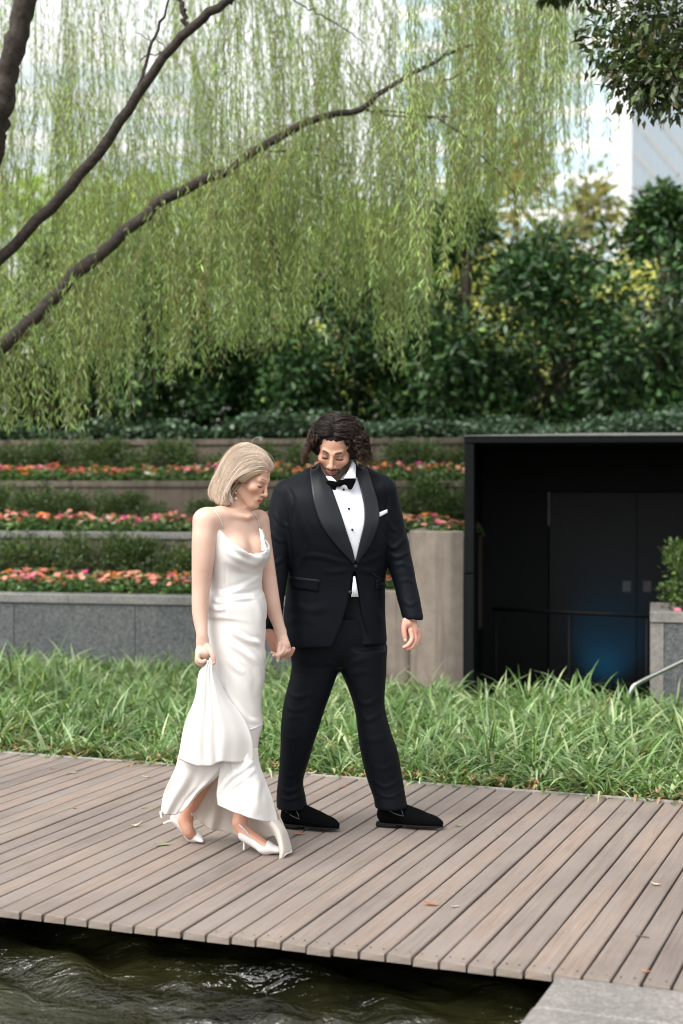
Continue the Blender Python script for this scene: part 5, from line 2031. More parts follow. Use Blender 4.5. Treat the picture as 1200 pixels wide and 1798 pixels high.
tl = [([(504, 1212), (522, 1224), (552, 1214)], 4.5, .007), ([(498, 1236), (520, 1248), (548, 1236)], 4.5, .006), ([(500, 1262), (524, 1258), (545, 1276)], 5, .004), ([(496, 1290), (512, 1298), (538, 1290)], 5, .004),
      ([(538, 1150), (530, 1250), (516, 1330), (513, 1408)], 2.6, .004), ([(646, 1150), (655, 1250), (674, 1330), (689, 1408)], 2.6, .004),
      ([(490, 1378), (508, 1390), (534, 1376)], 3.5, .007), ([(488, 1398), (508, 1404), (536, 1394)], 3, .006), ([(494, 1352), (510, 1362), (530, 1350)], 4, .005),
      ([(620, 1222), (644, 1236), (672, 1218)], 4.5, .006), ([(628, 1250), (648, 1264), (676, 1244)], 4.5, .006), ([(634, 1292), (656, 1300), (688, 1288)], 5, .004), ([(652, 1368), (678, 1382), (706, 1366)], 3.5, .007), ([(660, 1392), (684, 1400), (710, 1388)], 3, .006), ([(648, 1340), (672, 1350), (700, 1338)], 4.5, .004),
      ([(558, 1172), (580, 1164), (598, 1178)], 4, .005), ([(602, 1178), (628, 1160), (662, 1152)], 5, .005), ([(606, 1190), (632, 1180), (660, 1182)], 5, .004), ([(597, 1195), (602, 1172), (604, 1140)], 3.5, -.005), ([(520, 1150), (545, 1165), (575, 1160)], 5, .004)]
V = crease(V, F, [(a, b * 0.9, c * 0.4) for a, b, c in tl])
mk('trousers', V, F, M['trouser'], man, True)

# ---- shirt front, lapels, tie
shirt = None
l_in = [(572, 822), (576, 843), (586, 873), (598.5, 908), (610, 943), (617, 964), (621, 984)]
r_in = [(622, 815), (629, 843), (636, 872), (639.5, 895), (639, 920), (632, 950), (624.5, 984)]
l_out = [(546, 814), (546, 843), (551, 882), (562, 917), (579, 944), (601, 969), (620, 989)]
r_out = [(634, 808), (648, 834), (660, 869), (664, 897), (661, 926), (648, 957), (626, 988)]
P = patch(jc, [(a - 6, b) for a, b in l_in], [(a + 6, b) for a, b in r_in], 14, 40, 0.0035)
shirt = sheet_obj('shirt', P, M['shirt'], man, 0.001)
P = patch(jc, [(615, 1012), (616, 1030), (617, 1050)], [(629, 1012), (630, 1030), (631, 1050)], 5, 10, 0.004)
P[..., 1] = np.minimum(P[..., 1], GY - 0.085)
P = np.stack([np.stack([Gp(c0 + k * w_, y, -0.100) for k in (-1, 0, 1)]) for (y, c0, w_) in ((1012, 622.5, 1.5), (1030, 623, 4), (1048, 623.5, 6.5))])
sheet_obj('shirt_tail', P, M['shirt'], shirt, 0.001)
for (a, b) in ((603, 861), (612, 894), (618, 930)):
    p_, n_ = jc.hit(a, b)
    v, f = Shape().ell(p_ + n_ * 0.007, (0.0052, 0.003, 0.0052), 0).mesh(0.0013)
    mk('stud', v, f, M['sole'], shirt, True)
lapL = patch(jc, l_out, [(a + 1, b) for a, b in l_in], 12, 44, [0.008, 0.012, 0.0085])
sheet_obj('lapel', lapL, M['lapel'], jacket, 0.004)
lapR = patch(jc, [(a - 1, b) for a, b in r_in], r_out, 12, 44, [0.0085, 0.012, 0.008])
sheet_obj('lapel', lapR, M['lapel'], jacket, 0.004)
# jacket collar round the neck
ring = []
for k, (rad, py, dz) in enumerate(((1.0, 0, 0.0), (0.98, 0, 0.024), (0.90, 0, 0.040))):
    row = []
    for a_ in np.linspace(-0.05 * math.pi, 1.05 * math.pi, 30):
        c0 = Gp(591, 826, 0.02)
        row.append(c0 + np.array((0.104 * rad * math.cos(a_), 0.090 * rad * math.sin(a_) + 0.0, dz - 0.020 + 0.022 * math.sin(a_))))
    ring.append(row)
sheet_obj('collar', np.array(ring), M['lapel'], jacket, 0.005)
# white wing of the shirt collar
col_rows = []
for k, (rr_, dz) in enumerate(((0.072, -0.022), (0.068, 0.004), (0.064, 0.026))):
    row = []
    for a_ in np.linspace(-0.62 * math.pi, 1.62 * math.pi, 48):
        c0 = Gp(594, 832, 0.025)
        fr = max(0.0, -math.sin(a_))
        row.append(c0 + np.array((rr_ * 1.04 * math.cos(a_), rr_ * 1.25 * math.sin(a_), dz - 0.030 * fr)))
    col_rows.append(row)
sheet_obj('shirt_collar', sheet_grid(col_rows, 60, 9), M['shirt'], shirt, 0.002)
cl0 = Gp(620, 812, -0.045)
P = np.stack([np.stack([Gp(619, 808, -.035), Gp(622, 812, -.05), Gp(625, 816, -.04)]), np.stack([Gp(612, 826, -.085), Gp(618, 826, -.09), Gp(625, 828, -.075)]), np.stack([Gp(604, 840, -.105), Gp(614, 840, -.108), Gp(625, 840, -.10)])])
sheet_obj('collar_wing', sheet_grid(P, 10, 14), M['shirt'], shirt, 0.002)
P = np.stack([np.stack([Gp(566, 822, -.035), Gp(569, 826, -.05), Gp(573, 830, -.055)]), np.stack([Gp(570, 836, -.07), Gp(577, 838, -.085), Gp(584, 838, -.09)]), np.stack([Gp(577, 848, -.09), Gp(584, 848, -.10), Gp(592, 846, -.105)])])
sheet_obj('collar_wing', sheet_grid(P, 10, 14), M['shirt'], shirt, 0.002)
B = Shape()
kn, _ = jc.hit(597, 849)
by = kn[1] - GY - 0.035


def tieP(px, py, d=0.0):
    return Gp(px, py, by + d)


B.ell(tieP(597, 848.5, -.004), (0.013, 0.012, 0.014), 0.004)
B.cone(tieP(597, 848.5), tieP(579, 852, .008), 0.009, 0.0165, 0.006, flat=((0.1, 1, 0), 0.45))
B.cone(tieP(579, 850, .008), tieP(586, 862, .006), 0.012, 0.010, 0.010, flat=((0.1, 1, 0), 0.45))
B.cone(tieP(597, 848.5), tieP(617, 843.5, .010), 0.009, 0.0165, 0.006, flat=((-0.1, 1, 0), 0.45))
B.cone(tieP(617, 843, .010), tieP(615, 855, .008), 0.013, 0.011, 0.010, flat=((-0.1, 1, 0), 0.45))
v, f = B.mesh(0.0022)
v = wrinkle(v, f, 0.001, 90, 6)
mk('bow_tie', v, f, M['velvet'], man, True)
# pocket square, pocket flap, buttons
P = patch(jc, [(663, 901), (664, 905), (665, 908)], [(680, 894), (681, 897), (681, 900)], 6, 5, 0.005)
sheet_obj('pocket_square', P, M['shirt'], jacket, 0.003)
P = patch(jc, [(509, 1014), (510, 1022), (511, 1032)], [(561, 1020), (560.5, 1028), (559.5, 1040)], 10, 6, 0.0035)
sheet_obj('pocket_flap', P, M['wool'], jacket, 0.003)
P = patch(jc, [(509, 1012), (509, 1014), (509, 1016)], [(562, 1018), (562, 1020), (562, 1022)], 10, 4, 0.005)
sheet_obj('pocket_welt', P, M['lapel'], jacket, 0.003)
P = patch(jc, [(660, 1018), (660, 1026), (660, 1036)], [(677, 1012), (677, 1020), (676, 1030)], 6, 6, 0.0035)
sheet_obj('pocket_flap', P, M['wool'], jacket, 0.003)
for (a, b) in ((624, 994), (613.5, 1040)):
    p_, n_ = jc.hit(a, b)
    v, f = Shape().ell(p_ + n_ * 0.004, (0.0095, 0.005, 0.0095), 0).mesh(0.002)
    mk('button', v, f, M['lapel'], jacket, True)
# white cuff just showing at the hanging hand
c_top, c_bot = Gp(725, 1080, 0.0), Gp(725, 1087.5, -0.003)
cv = []
for (c0, rad) in ((c_top, 0.037), (c_bot, 0.0375)):
    cv.append([c0 + np.array((rad * math.cos(a_), rad * math.sin(a_), -0.006 * math.cos(a_))) for a_ in np.linspace(0, 2 * math.pi, 28)])
sheet_obj('shirt_cuff', np.array(cv), M['shirt'], shirt, 0.002)

# ---- hair: a dark base and many curls
hair_mat_top = hair_material('hair_waves', 0.28)
r = np.random.default_rng(17)


def gl(p):
    return ghc + ghR @ np.asarray(p)


HB = Shape()
HB.ell(gl((0, 0.022, 0.050)), (0.086, 0.106, 0.096), 0.01, 'u', ghR)
for sx in (-1, 1):
    HB.ell(gl((sx * 0.078, 0.030, 0.020)), (0.042, 0.060, 0.066), 0.03, 'u', ghR)


def hairline(X, Y, Z):
    px_, py_, pz_ = X - ghc[0], Y - ghc[1], Z - ghc[2]
    x = ghR[0, 0] * px_ + ghR[1, 0] * py_ + ghR[2, 0] * pz_
    y = ghR[0, 1] * px_ + ghR[1, 1] * py_ + ghR[2, 1] * pz_
    z = ghR[0, 2] * px_ + ghR[1, 2] * py_ + ghR[2, 2] * pz_
    a = 0.074 - 5.5 * np.clip(np.abs(x) - 0.046, 0, 0.03) - z
    return np.where(y < -0.012, np.maximum(a, -0.055 - z) * 0.5, -0.02) 


lo, hi = HB.bounds()
HB.fn(hairline, lo, hi, 0.006)
v, f = HB.mesh(0.004)
v = wrinkle(v, f, 0.0035, 120, 3)
M['hair_base'] = hair_material('hair_under', 0.85)
hair = mk('hair', v, f, M['hair_base'], man, True, np.tile((0.020, 0.0125, 0.010), (len(v), 1)))
n, m = 330, 26
th = r.uniform(0, 2 * math.pi, n)
ph = np.arccos(r.uniform(-0.35, 1.0, n))
d = np.stack([np.sin(ph) * np.cos(th), np.sin(ph) * np.sin(th), np.cos(ph)], -1)
root = np.array((0, 0.020, 0.048)) + d * np.array((0.082, 0.101, 0.091))
front = root[:, 1] < -0.012
keep = ~(front & (root[:, 2] < 0.080 - 5.0 * np.clip(np.abs(root[:, 0]) - 0.050, 0, 0.02)))
root, d = root[keep], d[keep]
n = len(root)
t = np.linspace(0, 1, m)
sx = np.where(np.abs(root[:, 0]) < 0.006, r.choice([-1, 1], n), np.sign(root[:, 0]))
low = np.clip((0.10 - root[:, 2]) / 0.12, 0, 1)                      # hair from lower roots hangs freer
ln = r.uniform(0.075, 0.125, n) * (0.85 + 0.3 * low)
world_dn = ghR.T @ np.array((0, 0, -1.0))
# combed from the parting outwards and back, then falling in curls at the sides
out = np.stack([sx * (0.80 + 0.2 * low), 0.55 * (1 - low) + 0.15 * d[:, 1], 0.10 + 0 * sx], -1)
P = root[:, None] + d[:, None] * (0.032 * np.sin(t * 2.0))[None, :, None] * (0.35 + 0.85 * low)[:, None, None] + out[:, None] * (ln[:, None] * (t - 0.42 * t ** 2)[None])[..., None] * 0.66
P += world_dn[None, None] * (ln[:, None] * (t ** 1.8)[None] * (0.40 + 0.55 * low[:, None]))[..., None]
turns = r.uniform(1.4, 2.5, n)
amp = r.uniform(0.008, 0.0155, n)[:, None] * np.clip(t * 2.0 - 0.25, 0.0, 1)[None] * (0.5 + 0.65 * low)[:, None]
e1 = unit(np.cross(out, world_dn[None] + r.normal(0, 0.3, (n, 3))))
e2 = unit(np.cross(e1, out + world_dn[None]))
ph_ = (r.uniform(0, 6.28, n)[:, None] + 2 * math.pi * turns[:, None] * t[None])
P += e1[:, None] * (amp * np.cos(ph_))[..., None] + e2[:, None] * (amp * np.sin(ph_))[..., None]
# every guide carries a lock of fine hairs that draws together towards its tip
KL = 21
gtone = r.normal(0, 0.45, n)
P = np.repeat(P, KL, axis=0)
low = np.repeat(low, KL)
n = len(P)
P += (r.normal(0, 0.0046, (n, 1, 3)) * (1 - 0.5 * t[None, :, None]) + r.normal(0, 0.0022, (n, 1, 3)) * t[None, :, None] ** 2 + 0.0016 * np.sin(t[None, :, None] * r.uniform(6, 16, (n, 1, 1)) + r.uniform(0, 6.28, (n, 1, 3))))
c0 = np.array((0, 0.018, 0.045))
ax_ = np.array((0.0885, 0.1085, 0.0975))
q = (P - c0) / ax_
rr_ = np.linalg.norm(q, axis=-1, keepdims=True)
P = np.where(rr_ < 1, c0 + q / np.maximum(rr_, 1e-6) * ax_ * (1 + 0.03 * r.random((n, 1, 1))), P)
# keep the face clear
fm = (P[..., 1] < -0.022) & (P[..., 2] < 0.074) & (np.abs(P[..., 0]) < 0.069)
bad = fm.any(1)
P = P[~bad]
n = len(P)
rad = r.uniform(0.0008, 0.0016, n)[:, None] * (1 - 0.6 * t[None] ** 3)
Pw = ghc + P @ ghR.T
v, f = tubes(Pw, rad, 3)
tone = np.array((0.024, 0.0135, 0.0098))[None, None] * np.exp(r.normal(0, 0.25, (n, 1, 1)) + np.repeat(gtone, KL)[~bad][:, None, None])
tip = np.array((0.140, 0.070, 0.043))[None, None]
fr = np.clip((t - 0.3) / 0.7, 0, 1)[None, :, None] * r.uniform(0.05, 0.85, (n, 1, 1)) * np.clip(low[~bad][:, None, None] + 0.2, 0, 1)
cc_ = np.repeat((tone * (1 - fr) + tip * fr).reshape(n * m, 3), 3, axis=0)
mk('curls', v, f, M['hair'], hair, True, cc_)
# waves swept from the parting over the top of the head
n, m, KT = 150, 22, 18
t = np.linspace(0, 1, m)
x0 = r.uniform(-0.5, 0.5, n)
yy = r.uniform(-0.95, 0.55, n)
d0 = unit(np.stack([x0 * 0.8, yy * 0.85, 0.50 + 0.30 * r.random(n)], -1))
sx = np.where(np.abs(x0) < 0.03, r.choice([-1, 1], n), np.sign(x0))
dd = unit(d0[:, None] + t[None, :, None] * np.stack([sx * 0.95, 0.35 + 0.2 * r.random(n), -0.25 - 0.2 * r.random(n)], -1)[:, None])
lift = 1.015 + (0.13 + 0.05 * r.random(n))[:, None] * np.sin(math.pi * np.clip(t * 0.85 + 0.05, 0, 1))[None] + 0.055 * np.sin(t[None] * r.uniform(7, 13, n)[:, None] + r.uniform(0, 6.28, n)[:, None]) * t[None]
P = c0 + dd * ax_ * lift[..., None]
gt2 = np.repeat(r.normal(0, 0.45, n), KT)
P = np.repeat(P, KT, axis=0)
n = len(P)
P += r.normal(0, 0.0033, (n, 1, 3)) * (1 - 0.4 * t[None, :, None]) + 0.0013 * np.sin(t[None, :, None] * r.uniform(5, 12, (n, 1, 1)) + r.uniform(0, 6.28, (n, 1, 3)))
bad = ((P[..., 1] < -0.030) & (P[..., 2] < 0.076) & (np.abs(P[..., 0]) < 0.062)).any(1)
P = P[~bad]
n = len(P)
v, f = tubes(ghc + P @ ghR.T, r.uniform(0.0007, 0.0013, n)[:, None] * (1 - 0.5 * t[None] ** 3), 3)
tone = np.array((0.018, 0.0110, 0.0090))[None, None] * np.exp(r.normal(0, 0.25, (n, 1, 1)) + gt2[~bad][:, None, None]) * np.ones((1, m, 1))
mk('waves', v, f, hair_mat_top, hair, True, np.repeat(tone.reshape(-1, 3), 3, axis=0))

# ---- shoes
def loafer(heel_px, toe_px, toe_in=0.35, lab=None):
    h_, t_ = ground(*heel_px), ground(*toe_px)
    e = t_ - h_
    Ln = np.linalg.norm(e)
    e = e / Ln
    s_ = np.array((-e[1], e[0], 0))

    def W(a, b, z):
        return h_ + e * a * Ln + s_ * b + np.array((0, 0, z))
    S = Shape()
    S.chain([W(0.12, 0, 0.052), W(0.35, 0, 0.050), W(0.62, 0, 0.040), W(0.84, 0, 0.033), W(0.95, 0, 0.029)], [0.036, 0.038, 0.041, 0.033, 0.020], 0.03, flat=(s_, 1.05))
    S.chain([W(0.13, 0, 0.06), W(0.15, 0, 0.125)], [0.036, 0.041], 0.02)
    S.chain([W(0.22, 0, 0.090), W(0.44, 0, 0.070), W(0.6, 0, 0.05)], [0.036, 0.032, 0.03], 0.03)
    S.fn(lambda X, Y, Z: 0.020 - Z + 0 * X + 0 * Y, h_ - 0.3, h_ + 0.5, 0.003)
    S.fn(lambda X, Y, Z: Z - 0.118 + 0 * X + 0 * Y, h_ - 0.3, h_ + 0.5, 0.003)
    v, f = S.mesh(0.0042)
    v = smooth_mesh(v, f, 1)
    sh = mk('shoe', v, f, M['velvet'], man, True)
    # sole with heel block
    So = Shape()
    So.chain([W(0.10, 0, 0.014), W(0.35, 0, 0.014), W(0.64, 0, 0.014), W(0.88, 0, 0.014), W(0.97, 0, 0.016)], [0.036, 0.033, 0.042, 0.032, 0.014], 0.02)
    So.fn(lambda X, Y, Z: np.maximum(Z - 0.022, 0.0135 - Z) + 0 * X + 0 * Y, h_ - 0.3, h_ + 0.5, 0.002)
    v2, f2 = So.mesh(0.003)
    Hb = Shape().chain([W(0.09, 0, 0.01), W(0.27, 0, 0.01)], [0.036, 0.034], 0.01)
    Hb.fn(lambda X, Y, Z: np.maximum(Z - 0.016, 0.0015 - Z) + 0 * X + 0 * Y, h_ - 0.3, h_ + 0.5, 0.001)
    v3, f3 = Hb.mesh(0.003)
    mk('sole', np.concatenate([v2, v3]), np.concatenate([f2, f3 + len(v2)]), M['sole'], sh, True)
    return sh, Caster(v, f)


s1, c1 = loafer((497, 1452), (594, 1461))
s2, c2 = loafer((664, 1450), (777, 1458))
for sh, c_, line in ((s1, c1, [(501, 1424), (514, 1433), (526, 1438.5), (524, 1430), (521, 1425), (526, 1417)]), (s2, c2, [(683, 1423), (697, 1430), (709, 1433), (707, 1427), (705, 1421), (708, 1415)])):
    pts = [(lambda hn: hn[0] + hn[1] * 0.001)(c_.hit(a, b)) for a, b in line]
    v, f = tube(np.array(pts), 0.0012, 5)
    mk('piping', v, f, M['piping'], sh, True)
# =================================================================== the woman
BY = 6.45


def Bp(px, py, dy=0.0):
    return at(px, py, BY + dy)


woman = tag(empty('person', (Bp(410, 1400)[0], BY, 0.0)), 'blonde woman in white satin slip dress lifting her skirt and looking down', 'person', 'couple walking hand in hand')
W_SKIN = (0.61, 0.410, 0.322)
bhc = Bp(437, 838.5, 0.0)
bhR = rot_xyz(math.radians(24), 0, 0)
bhR = np.array(Matrix.Rotation(math.radians(66), 3, 'Z')) @ bhR
BS = 0.95
fw = np.array((math.sin(math.radians(50)), -math.cos(math.radians(50)), 0))      # chest direction
rt = np.array((-math.cos(math.radians(50)), -math.sin(math.radians(50)), 0))     # towards her right side
YAW = math.radians(50)


def trows(tab):
    return [(Bp(cx, py, dy)[2], Bp(cx, py, dy)[0], BY + dy, a, b, YAW) for (py, cx, a, b, dy) in tab]


torso_tab = [(893, 411, .070, .052, .0), (903, 410, .118, .062, .0), (916, 409, .150, .074, .0), (938, 408, .152, .088, .0), (962, 410, .140, .096, .0), (990, 412, .128, .094, .0), (1030, 415, .114, .084, .0), (1060, 415, .112, .080, .0), (1100, 416, .100, .075, .0), (1150, 416, .095, .07, .0)]
body = Shape()
head_shape(body, bhc, bhR, BS, True)
body.cone(bhc + BS * (bhR @ np.array((0, 0.030, -0.045))), Bp(407, 902, 0.0), 0.043, 0.046, 0.012)
body.cone(Bp(407, 900, 0.0), Bp(409, 918, 0.0), 0.046, 0.058, 0.03)
body.loft(trows(torso_tab), 0.03, n=2.1)
cc0 = Bp(410, 966, 0.0)
body.ell(cc0 + fw * 0.070 + rt * 0.060, (0.056, 0.056, 0.058), 0.03)
body.ell(cc0 + fw * 0.070 - rt * 0.060, (0.056, 0.056, 0.058), 0.03)
# collar bones
body.cone(Bp(427, 908, -.055), Bp(385, 903, -.115), 0.010, 0.010, 0.016)
body.cone(Bp(436, 908, -.045), Bp(452, 903, .05), 0.010, 0.010, 0.016)
# near arm (her right) down to the gathered skirt
RH = -0.165
body.chain([Bp(362, 915, -.115), Bp(358.5, 945, -.13), Bp(356.5, 985, -.135), Bp(353.5, 1030, -.13), Bp(351.5, 1075, -.14), Bp(355, 1112, RH), Bp(356, 1124, RH)], [.051, .0495, .0455, .0385, .0325, .0235, .0225], .018)
body.cone(Bp(385, 908, -.08), Bp(363, 914, -.115), .045, .046, .03)
# far arm (her left) to the joined hands
FH = 0.11
body.chain([Bp(454, 914, .115), Bp(459, 950, .12), Bp(466, 992, .12), Bp(472.5, 1025, .115), Bp(480.5, 1068, .11), Bp(490.5, 1100, FH), Bp(492.5, 1108, FH)], [.047, .044, .041, .0365, .0325, .0245, .0235], .018)
# legs and feet
body.chain([Bp(405, 1130, -.03), Bp(392, 1290, -.04), Bp(343, 1400, .10), Bp(326, 1441, .14)], [.065, .045, .033, .0265], .03)
body.chain([Bp(425, 1130, .05), Bp(432, 1290, .02), Bp(425, 1400, .06), Bp(421, 1443, .02)], [.065, .045, .038, .028], .03)
rB, rT = ground(341, 1478) + (0, 0, 0.022), ground(355, 1483) + (0, 0, 0.014)
body.chain([Bp(326, 1441, .14), Bp(331, 1459, .12), rB], [.027, .026, .024], .02)
fB, fT = ground(468, 1500) + (0, 0, 0.026), ground(505, 1502) + (0, 0, 0.014)
body.chain([Bp(422, 1445, .02), Bp(427, 1458, .01), Bp(448, 1473, -.02), fB], [.029, .028, .026, .024], .02)
# her right hand closed on the cloth
body.cone(Bp(356, 1126, RH), Bp(357, 1146, RH - .005), .024, .031, .014, flat=((0.1, 1, 0), 0.75))
body.cone(Bp(353, 1146, RH - .012), Bp(364, 1146, RH - .012), .021, .019, .012)
for k, (x, z, dy) in enumerate(((351.5, 1152, -.028), (350, 1155, -.012), (350.5, 1156, .006), (352.5, 1156, .020))):
    body.chain([Bp(x - 2.5, z - 4, RH + dy), Bp(x - 3.5, z + 5, RH + dy - .006), Bp(x + 2.5, z + 10.5, RH + dy - .010), Bp(x + 9, z + 8, RH + dy - .006)], [.0105, .0098, .0092, .0075], .005)
body.chain([Bp(365, 1136, RH - .018), Bp(371.5, 1146, RH - .032), Bp(375, 1156, RH - .036), Bp(376.5, 1164, RH - .034)], [.013, .0112, .0098, .0075], .006)
# her left hand laid in his
body.cone(Bp(493, 1110, FH), Bp(499, 1133, FH - .02), .0235, .027, .012, flat=((0.2, 1, 0), 0.7))
for (pts, ra) in (([(492, 1130, FH - .035), (489.5, 1145, FH - .062), (488.5, 1153, FH - .066), (488, 1161, FH - .062)], .0092),
                  ([(498, 1135, FH - .02), (497, 1143, FH - .052), (489, 1150, FH - .07), (481, 1150.5, FH - .068)], .0088),
                  ([(503, 1136, FH - .012), (501, 1145, FH - .04), (490, 1150, FH - .05), (478, 1146, FH - .055)], .0085),
                  ([(507, 1134, FH), (508, 1141, FH - .02), (503, 1145, FH - .03)], .0078)):
    body.chain([Bp(*p) for p in pts], [ra * 1.1] + [ra] * (len(pts) - 2) + [ra * 0.72], 0.005)
hands_b = [around(Bp(360, 1147, RH), (0.06, 0.10, 0.065)), around(Bp(494, 1136, FH - .03), (0.065, 0.11, 0.075))]
V, F = body_mesh(body, bhc, bhc[2] - 0.125, hands_b, 0.0055)
C_ = np.tile(np.array(W_SKIN), (len(V), 1))
hm = np.linalg.norm(V - bhc, axis=1) < 0.19
C_[hm] = head_colors(V[hm], bhc, bhR, BS, True, (0.64, 0.395, 0.285))
# face tone runs out into the neck
fz = np.clip((V[:, 2] - (bhc[2] - 0.19)) / 0.07, 0, 1)[:, None]
C_ = np.where(hm[:, None], C_ * fz + np.array(W_SKIN) * (1 - fz), C_)
C_[V[:, 2] < 0.30] = (0.57, 0.30, 0.205)
bd = mk('body', V, F, M['skin'], woman, True, C_)
nail(bd, Bp(488, 1159.5, FH - .069), None, 0.95)
nail(bd, Bp(479.5, 1150.5, FH - .073), None, 0.8)
nail(bd, Bp(476.5, 1145.5, FH - .060), None, 0.8)
nail(bd, Bp(376.5, 1162.5, RH - .041), None, 0.85)
bc = Caster(V, F)

# ---- dress: bodice and skirt as one soft tube, trimmed by a cowl neckline
D = Shape()
D.loft(trows([t_ for t_ in torso_tab if 915 <= t_[0] <= 1030] + [(1060, 415, .132, .094, 0), (1078, 415, .120, .090, 0)]), 0.03, n=2.1, grow=0.0080)
D.ell(cc0 + fw * 0.072 + rt * 0.058 - np.array((0, 0, 0.004)), (0.062, 0.062, 0.066), 0.035)
D.ell(cc0 + fw * 0.074 - rt * 0.058 - np.array((0, 0, 0.006)), (0.062, 0.062, 0.068), 0.035)
D.ell(cc0 + fw * 0.098 - np.array((0, 0, 0.030)), (0.050, 0.045, 0.036), 0.03)
sk = [(1050, 368, 459, .105), (1075, 365, 466, .118), (1106, 364, 467, .124), (1134, 366, 466, .125), (1150, 367, 468, .125), (1168, 367, 466, .124), (1194, 368, 465, .122), (1225, 366, 460, .118), (1250, 364, 460, .116), (1272, 362, 462, .114), (1300, 356, 455, .112), (1335, 350, 452, .11)]
D.loft([(Bp(400, py)[2], (Bp(l_, py)[0] + Bp(r_, py)[0]) / 2, BY, (Bp(r_, py)[0] - Bp(l_, py)[0]) / 2, b, 0.0) for (py, l_, r_, b) in sk], 0.035)
nk_t = [0, 20, 40, 58, 70, 76, 84, 96, 120, 150, 180]
nk_y = [972, 969, 957, 941, 928, 927, 946, 973, 986, 990, 990]
nk_z = [Bp(420, y)[2] for y in nk_y]
ax0 = Bp(410, 950)


def neckline(X, Y, Z):
    dx, dy = X - ax0[0], Y - ax0[1]
    a = np.degrees(np.arctan2(dx * rt[0] + dy * rt[1], dx * fw[0] + dy * fw[1]))
    zt = np.interp(np.abs(a).ravel(), nk_t, nk_z).reshape(a.shape)
    return (Z - zt) * 0.6


lo, hi = D.bounds()
D.fn(neckline, lo - 0.1, hi + 0.1, 0.002)
V, F = D.mesh(0.0042)
V = smooth_mesh(V, F, 2, 0.5)
dl = [([(393, 944), (415, 962), (445, 978), (472, 980)], 4.5, .006), ([(394, 962), (418, 981), (446, 990), (468, 986)], 5, .005), ([(395, 982), (425, 998), (452, 1000), (466, 994)], 5, .0035),
      ([(396, 1040), (425, 1031), (458, 1014)], 4, .0045), ([(376, 1038), (398, 1043), (430, 1036), (459, 1024)], 4, .0045), ([(396, 1052), (430, 1050), (462, 1040)], 4, .004), ([(372, 1050), (384, 1056), (398, 1056)], 3.5, .005), ([(370, 1066), (384, 1070), (398, 1068)], 3.5, .004),
      ([(398, 980), (397, 1010), (396, 1040), (400, 1100)], 2, -.002),
      ([(404, 1104), (420, 1116), (442, 1127), (462, 1128)], 4.5, .005), ([(402, 1128), (420, 1140), (445, 1160), (456, 1185)], 5, .005), ([(400, 1155), (414, 1172), (430, 1184)], 5, .004), ([(445, 1120), (458, 1135), (466, 1150)], 4, .005), ([(450, 1170), (456, 1195), (452, 1225)], 5, .004),
      ([(390, 1190), (404, 1225), (428, 1265), (440, 1300)], 5, .005), ([(380, 1090), (382, 1130), (385, 1180)], 6, .003), ([(430, 1200), (445, 1235), (452, 1265)], 6, .003), ([(415, 1230), (436, 1262), (458, 1268)], 4, .003),
      ([(440, 1040), (455, 1070), (460, 1100)], 5, .003)]
V = crease(V, F, dl)
V = wrinkle(V, F, 0.0008, 40, 12)
dress = mk('dress', V, F, M['satin'], woman, True)
dc = Caster(V, F)
# hem seam where the raised skirt ends on the right
P = patch(dc, [(434, 1281), (434, 1282.5), (434, 1284)], [(462, 1271), (462, 1272.5), (462, 1274)], 8, 3, 0.003)
sheet_obj('hem', P, M['satin'], dress, 0.003)
# thin straps
for line in ([(376, 897), (381, 903), (387, 912.5), (392, 928)], [(442, 897), (447, 903), (452, 912), (455.5, 927)]):
    pts = [(lambda hn: hn[0] + hn[1] * 0.0025)(bc.hit(a, b, BY)) for a, b in [tuple(q[:2]) for q in catmull([(a, b, 0) for a, b in line], 9)]]
    v, f = tube(np.array(pts), 0.0022, 5)
    mk('strap', v, f, M['satin'], dress, True)
# little frill of the cowl falling over on the far side
P = np.array([[Bp(455.5, 927, -.02), Bp(459, 930, -.03), Bp(463, 934, -.02)], [Bp(457, 940, -.05), Bp(463, 942, -.05), Bp(467, 945, -.03)], [Bp(459, 955, -.07), Bp(466, 955, -.07), Bp(462, 953, -.04)], [Bp(460, 968, -.09), Bp(470, 966, -.08), Bp(475, 972, -.05)]])
sheet_obj('cowl_fold', sheet_grid(P, 12, 20), M['satin'], dress, 0.0015)


def bsheet(name, rows, mat, nu, nv_, folds=0.0, nf=5, seed=0, thick=0.0016, lines=None):
    """cloth from pixel+depth control rows, with folds that deepen towards the hem"""
    P = sheet_grid([[Bp(*q) for q in row] for row in rows], nu, nv_)
    r = np.random.default_rng(seed)
    u = np.linspace(0, 1, nu)[None, :]
    v_ = np.linspace(0, 1, nv_)[:, None]
    ph = r.uniform(0, 6.28)
    wv = np.sin(u * nf * 2 * math.pi + ph + 0.8 * np.sin(v_ * 2)) + 0.45 * np.sin(u * nf * 4.6 * math.pi + 2 * ph + v_ * 2.0)
    P[..., 1] += folds * wv * (0.25 + 0.75 * v_) * np.sin(np.pi * np.clip(u, 0.02, 0.98)) ** 0.35
    P[..., 0] += folds * 0.25 * np.cos(u * nf * 2 * math.pi + ph) * v_ * np.sin(np.pi * u)
    if lines:
        P = crease(P.reshape(-1, 3), grid_faces(nv_, nu)[:, ::-1], lines).reshape(nv_, nu, 3)
    return sheet_obj(name, P, mat, dress, thick)


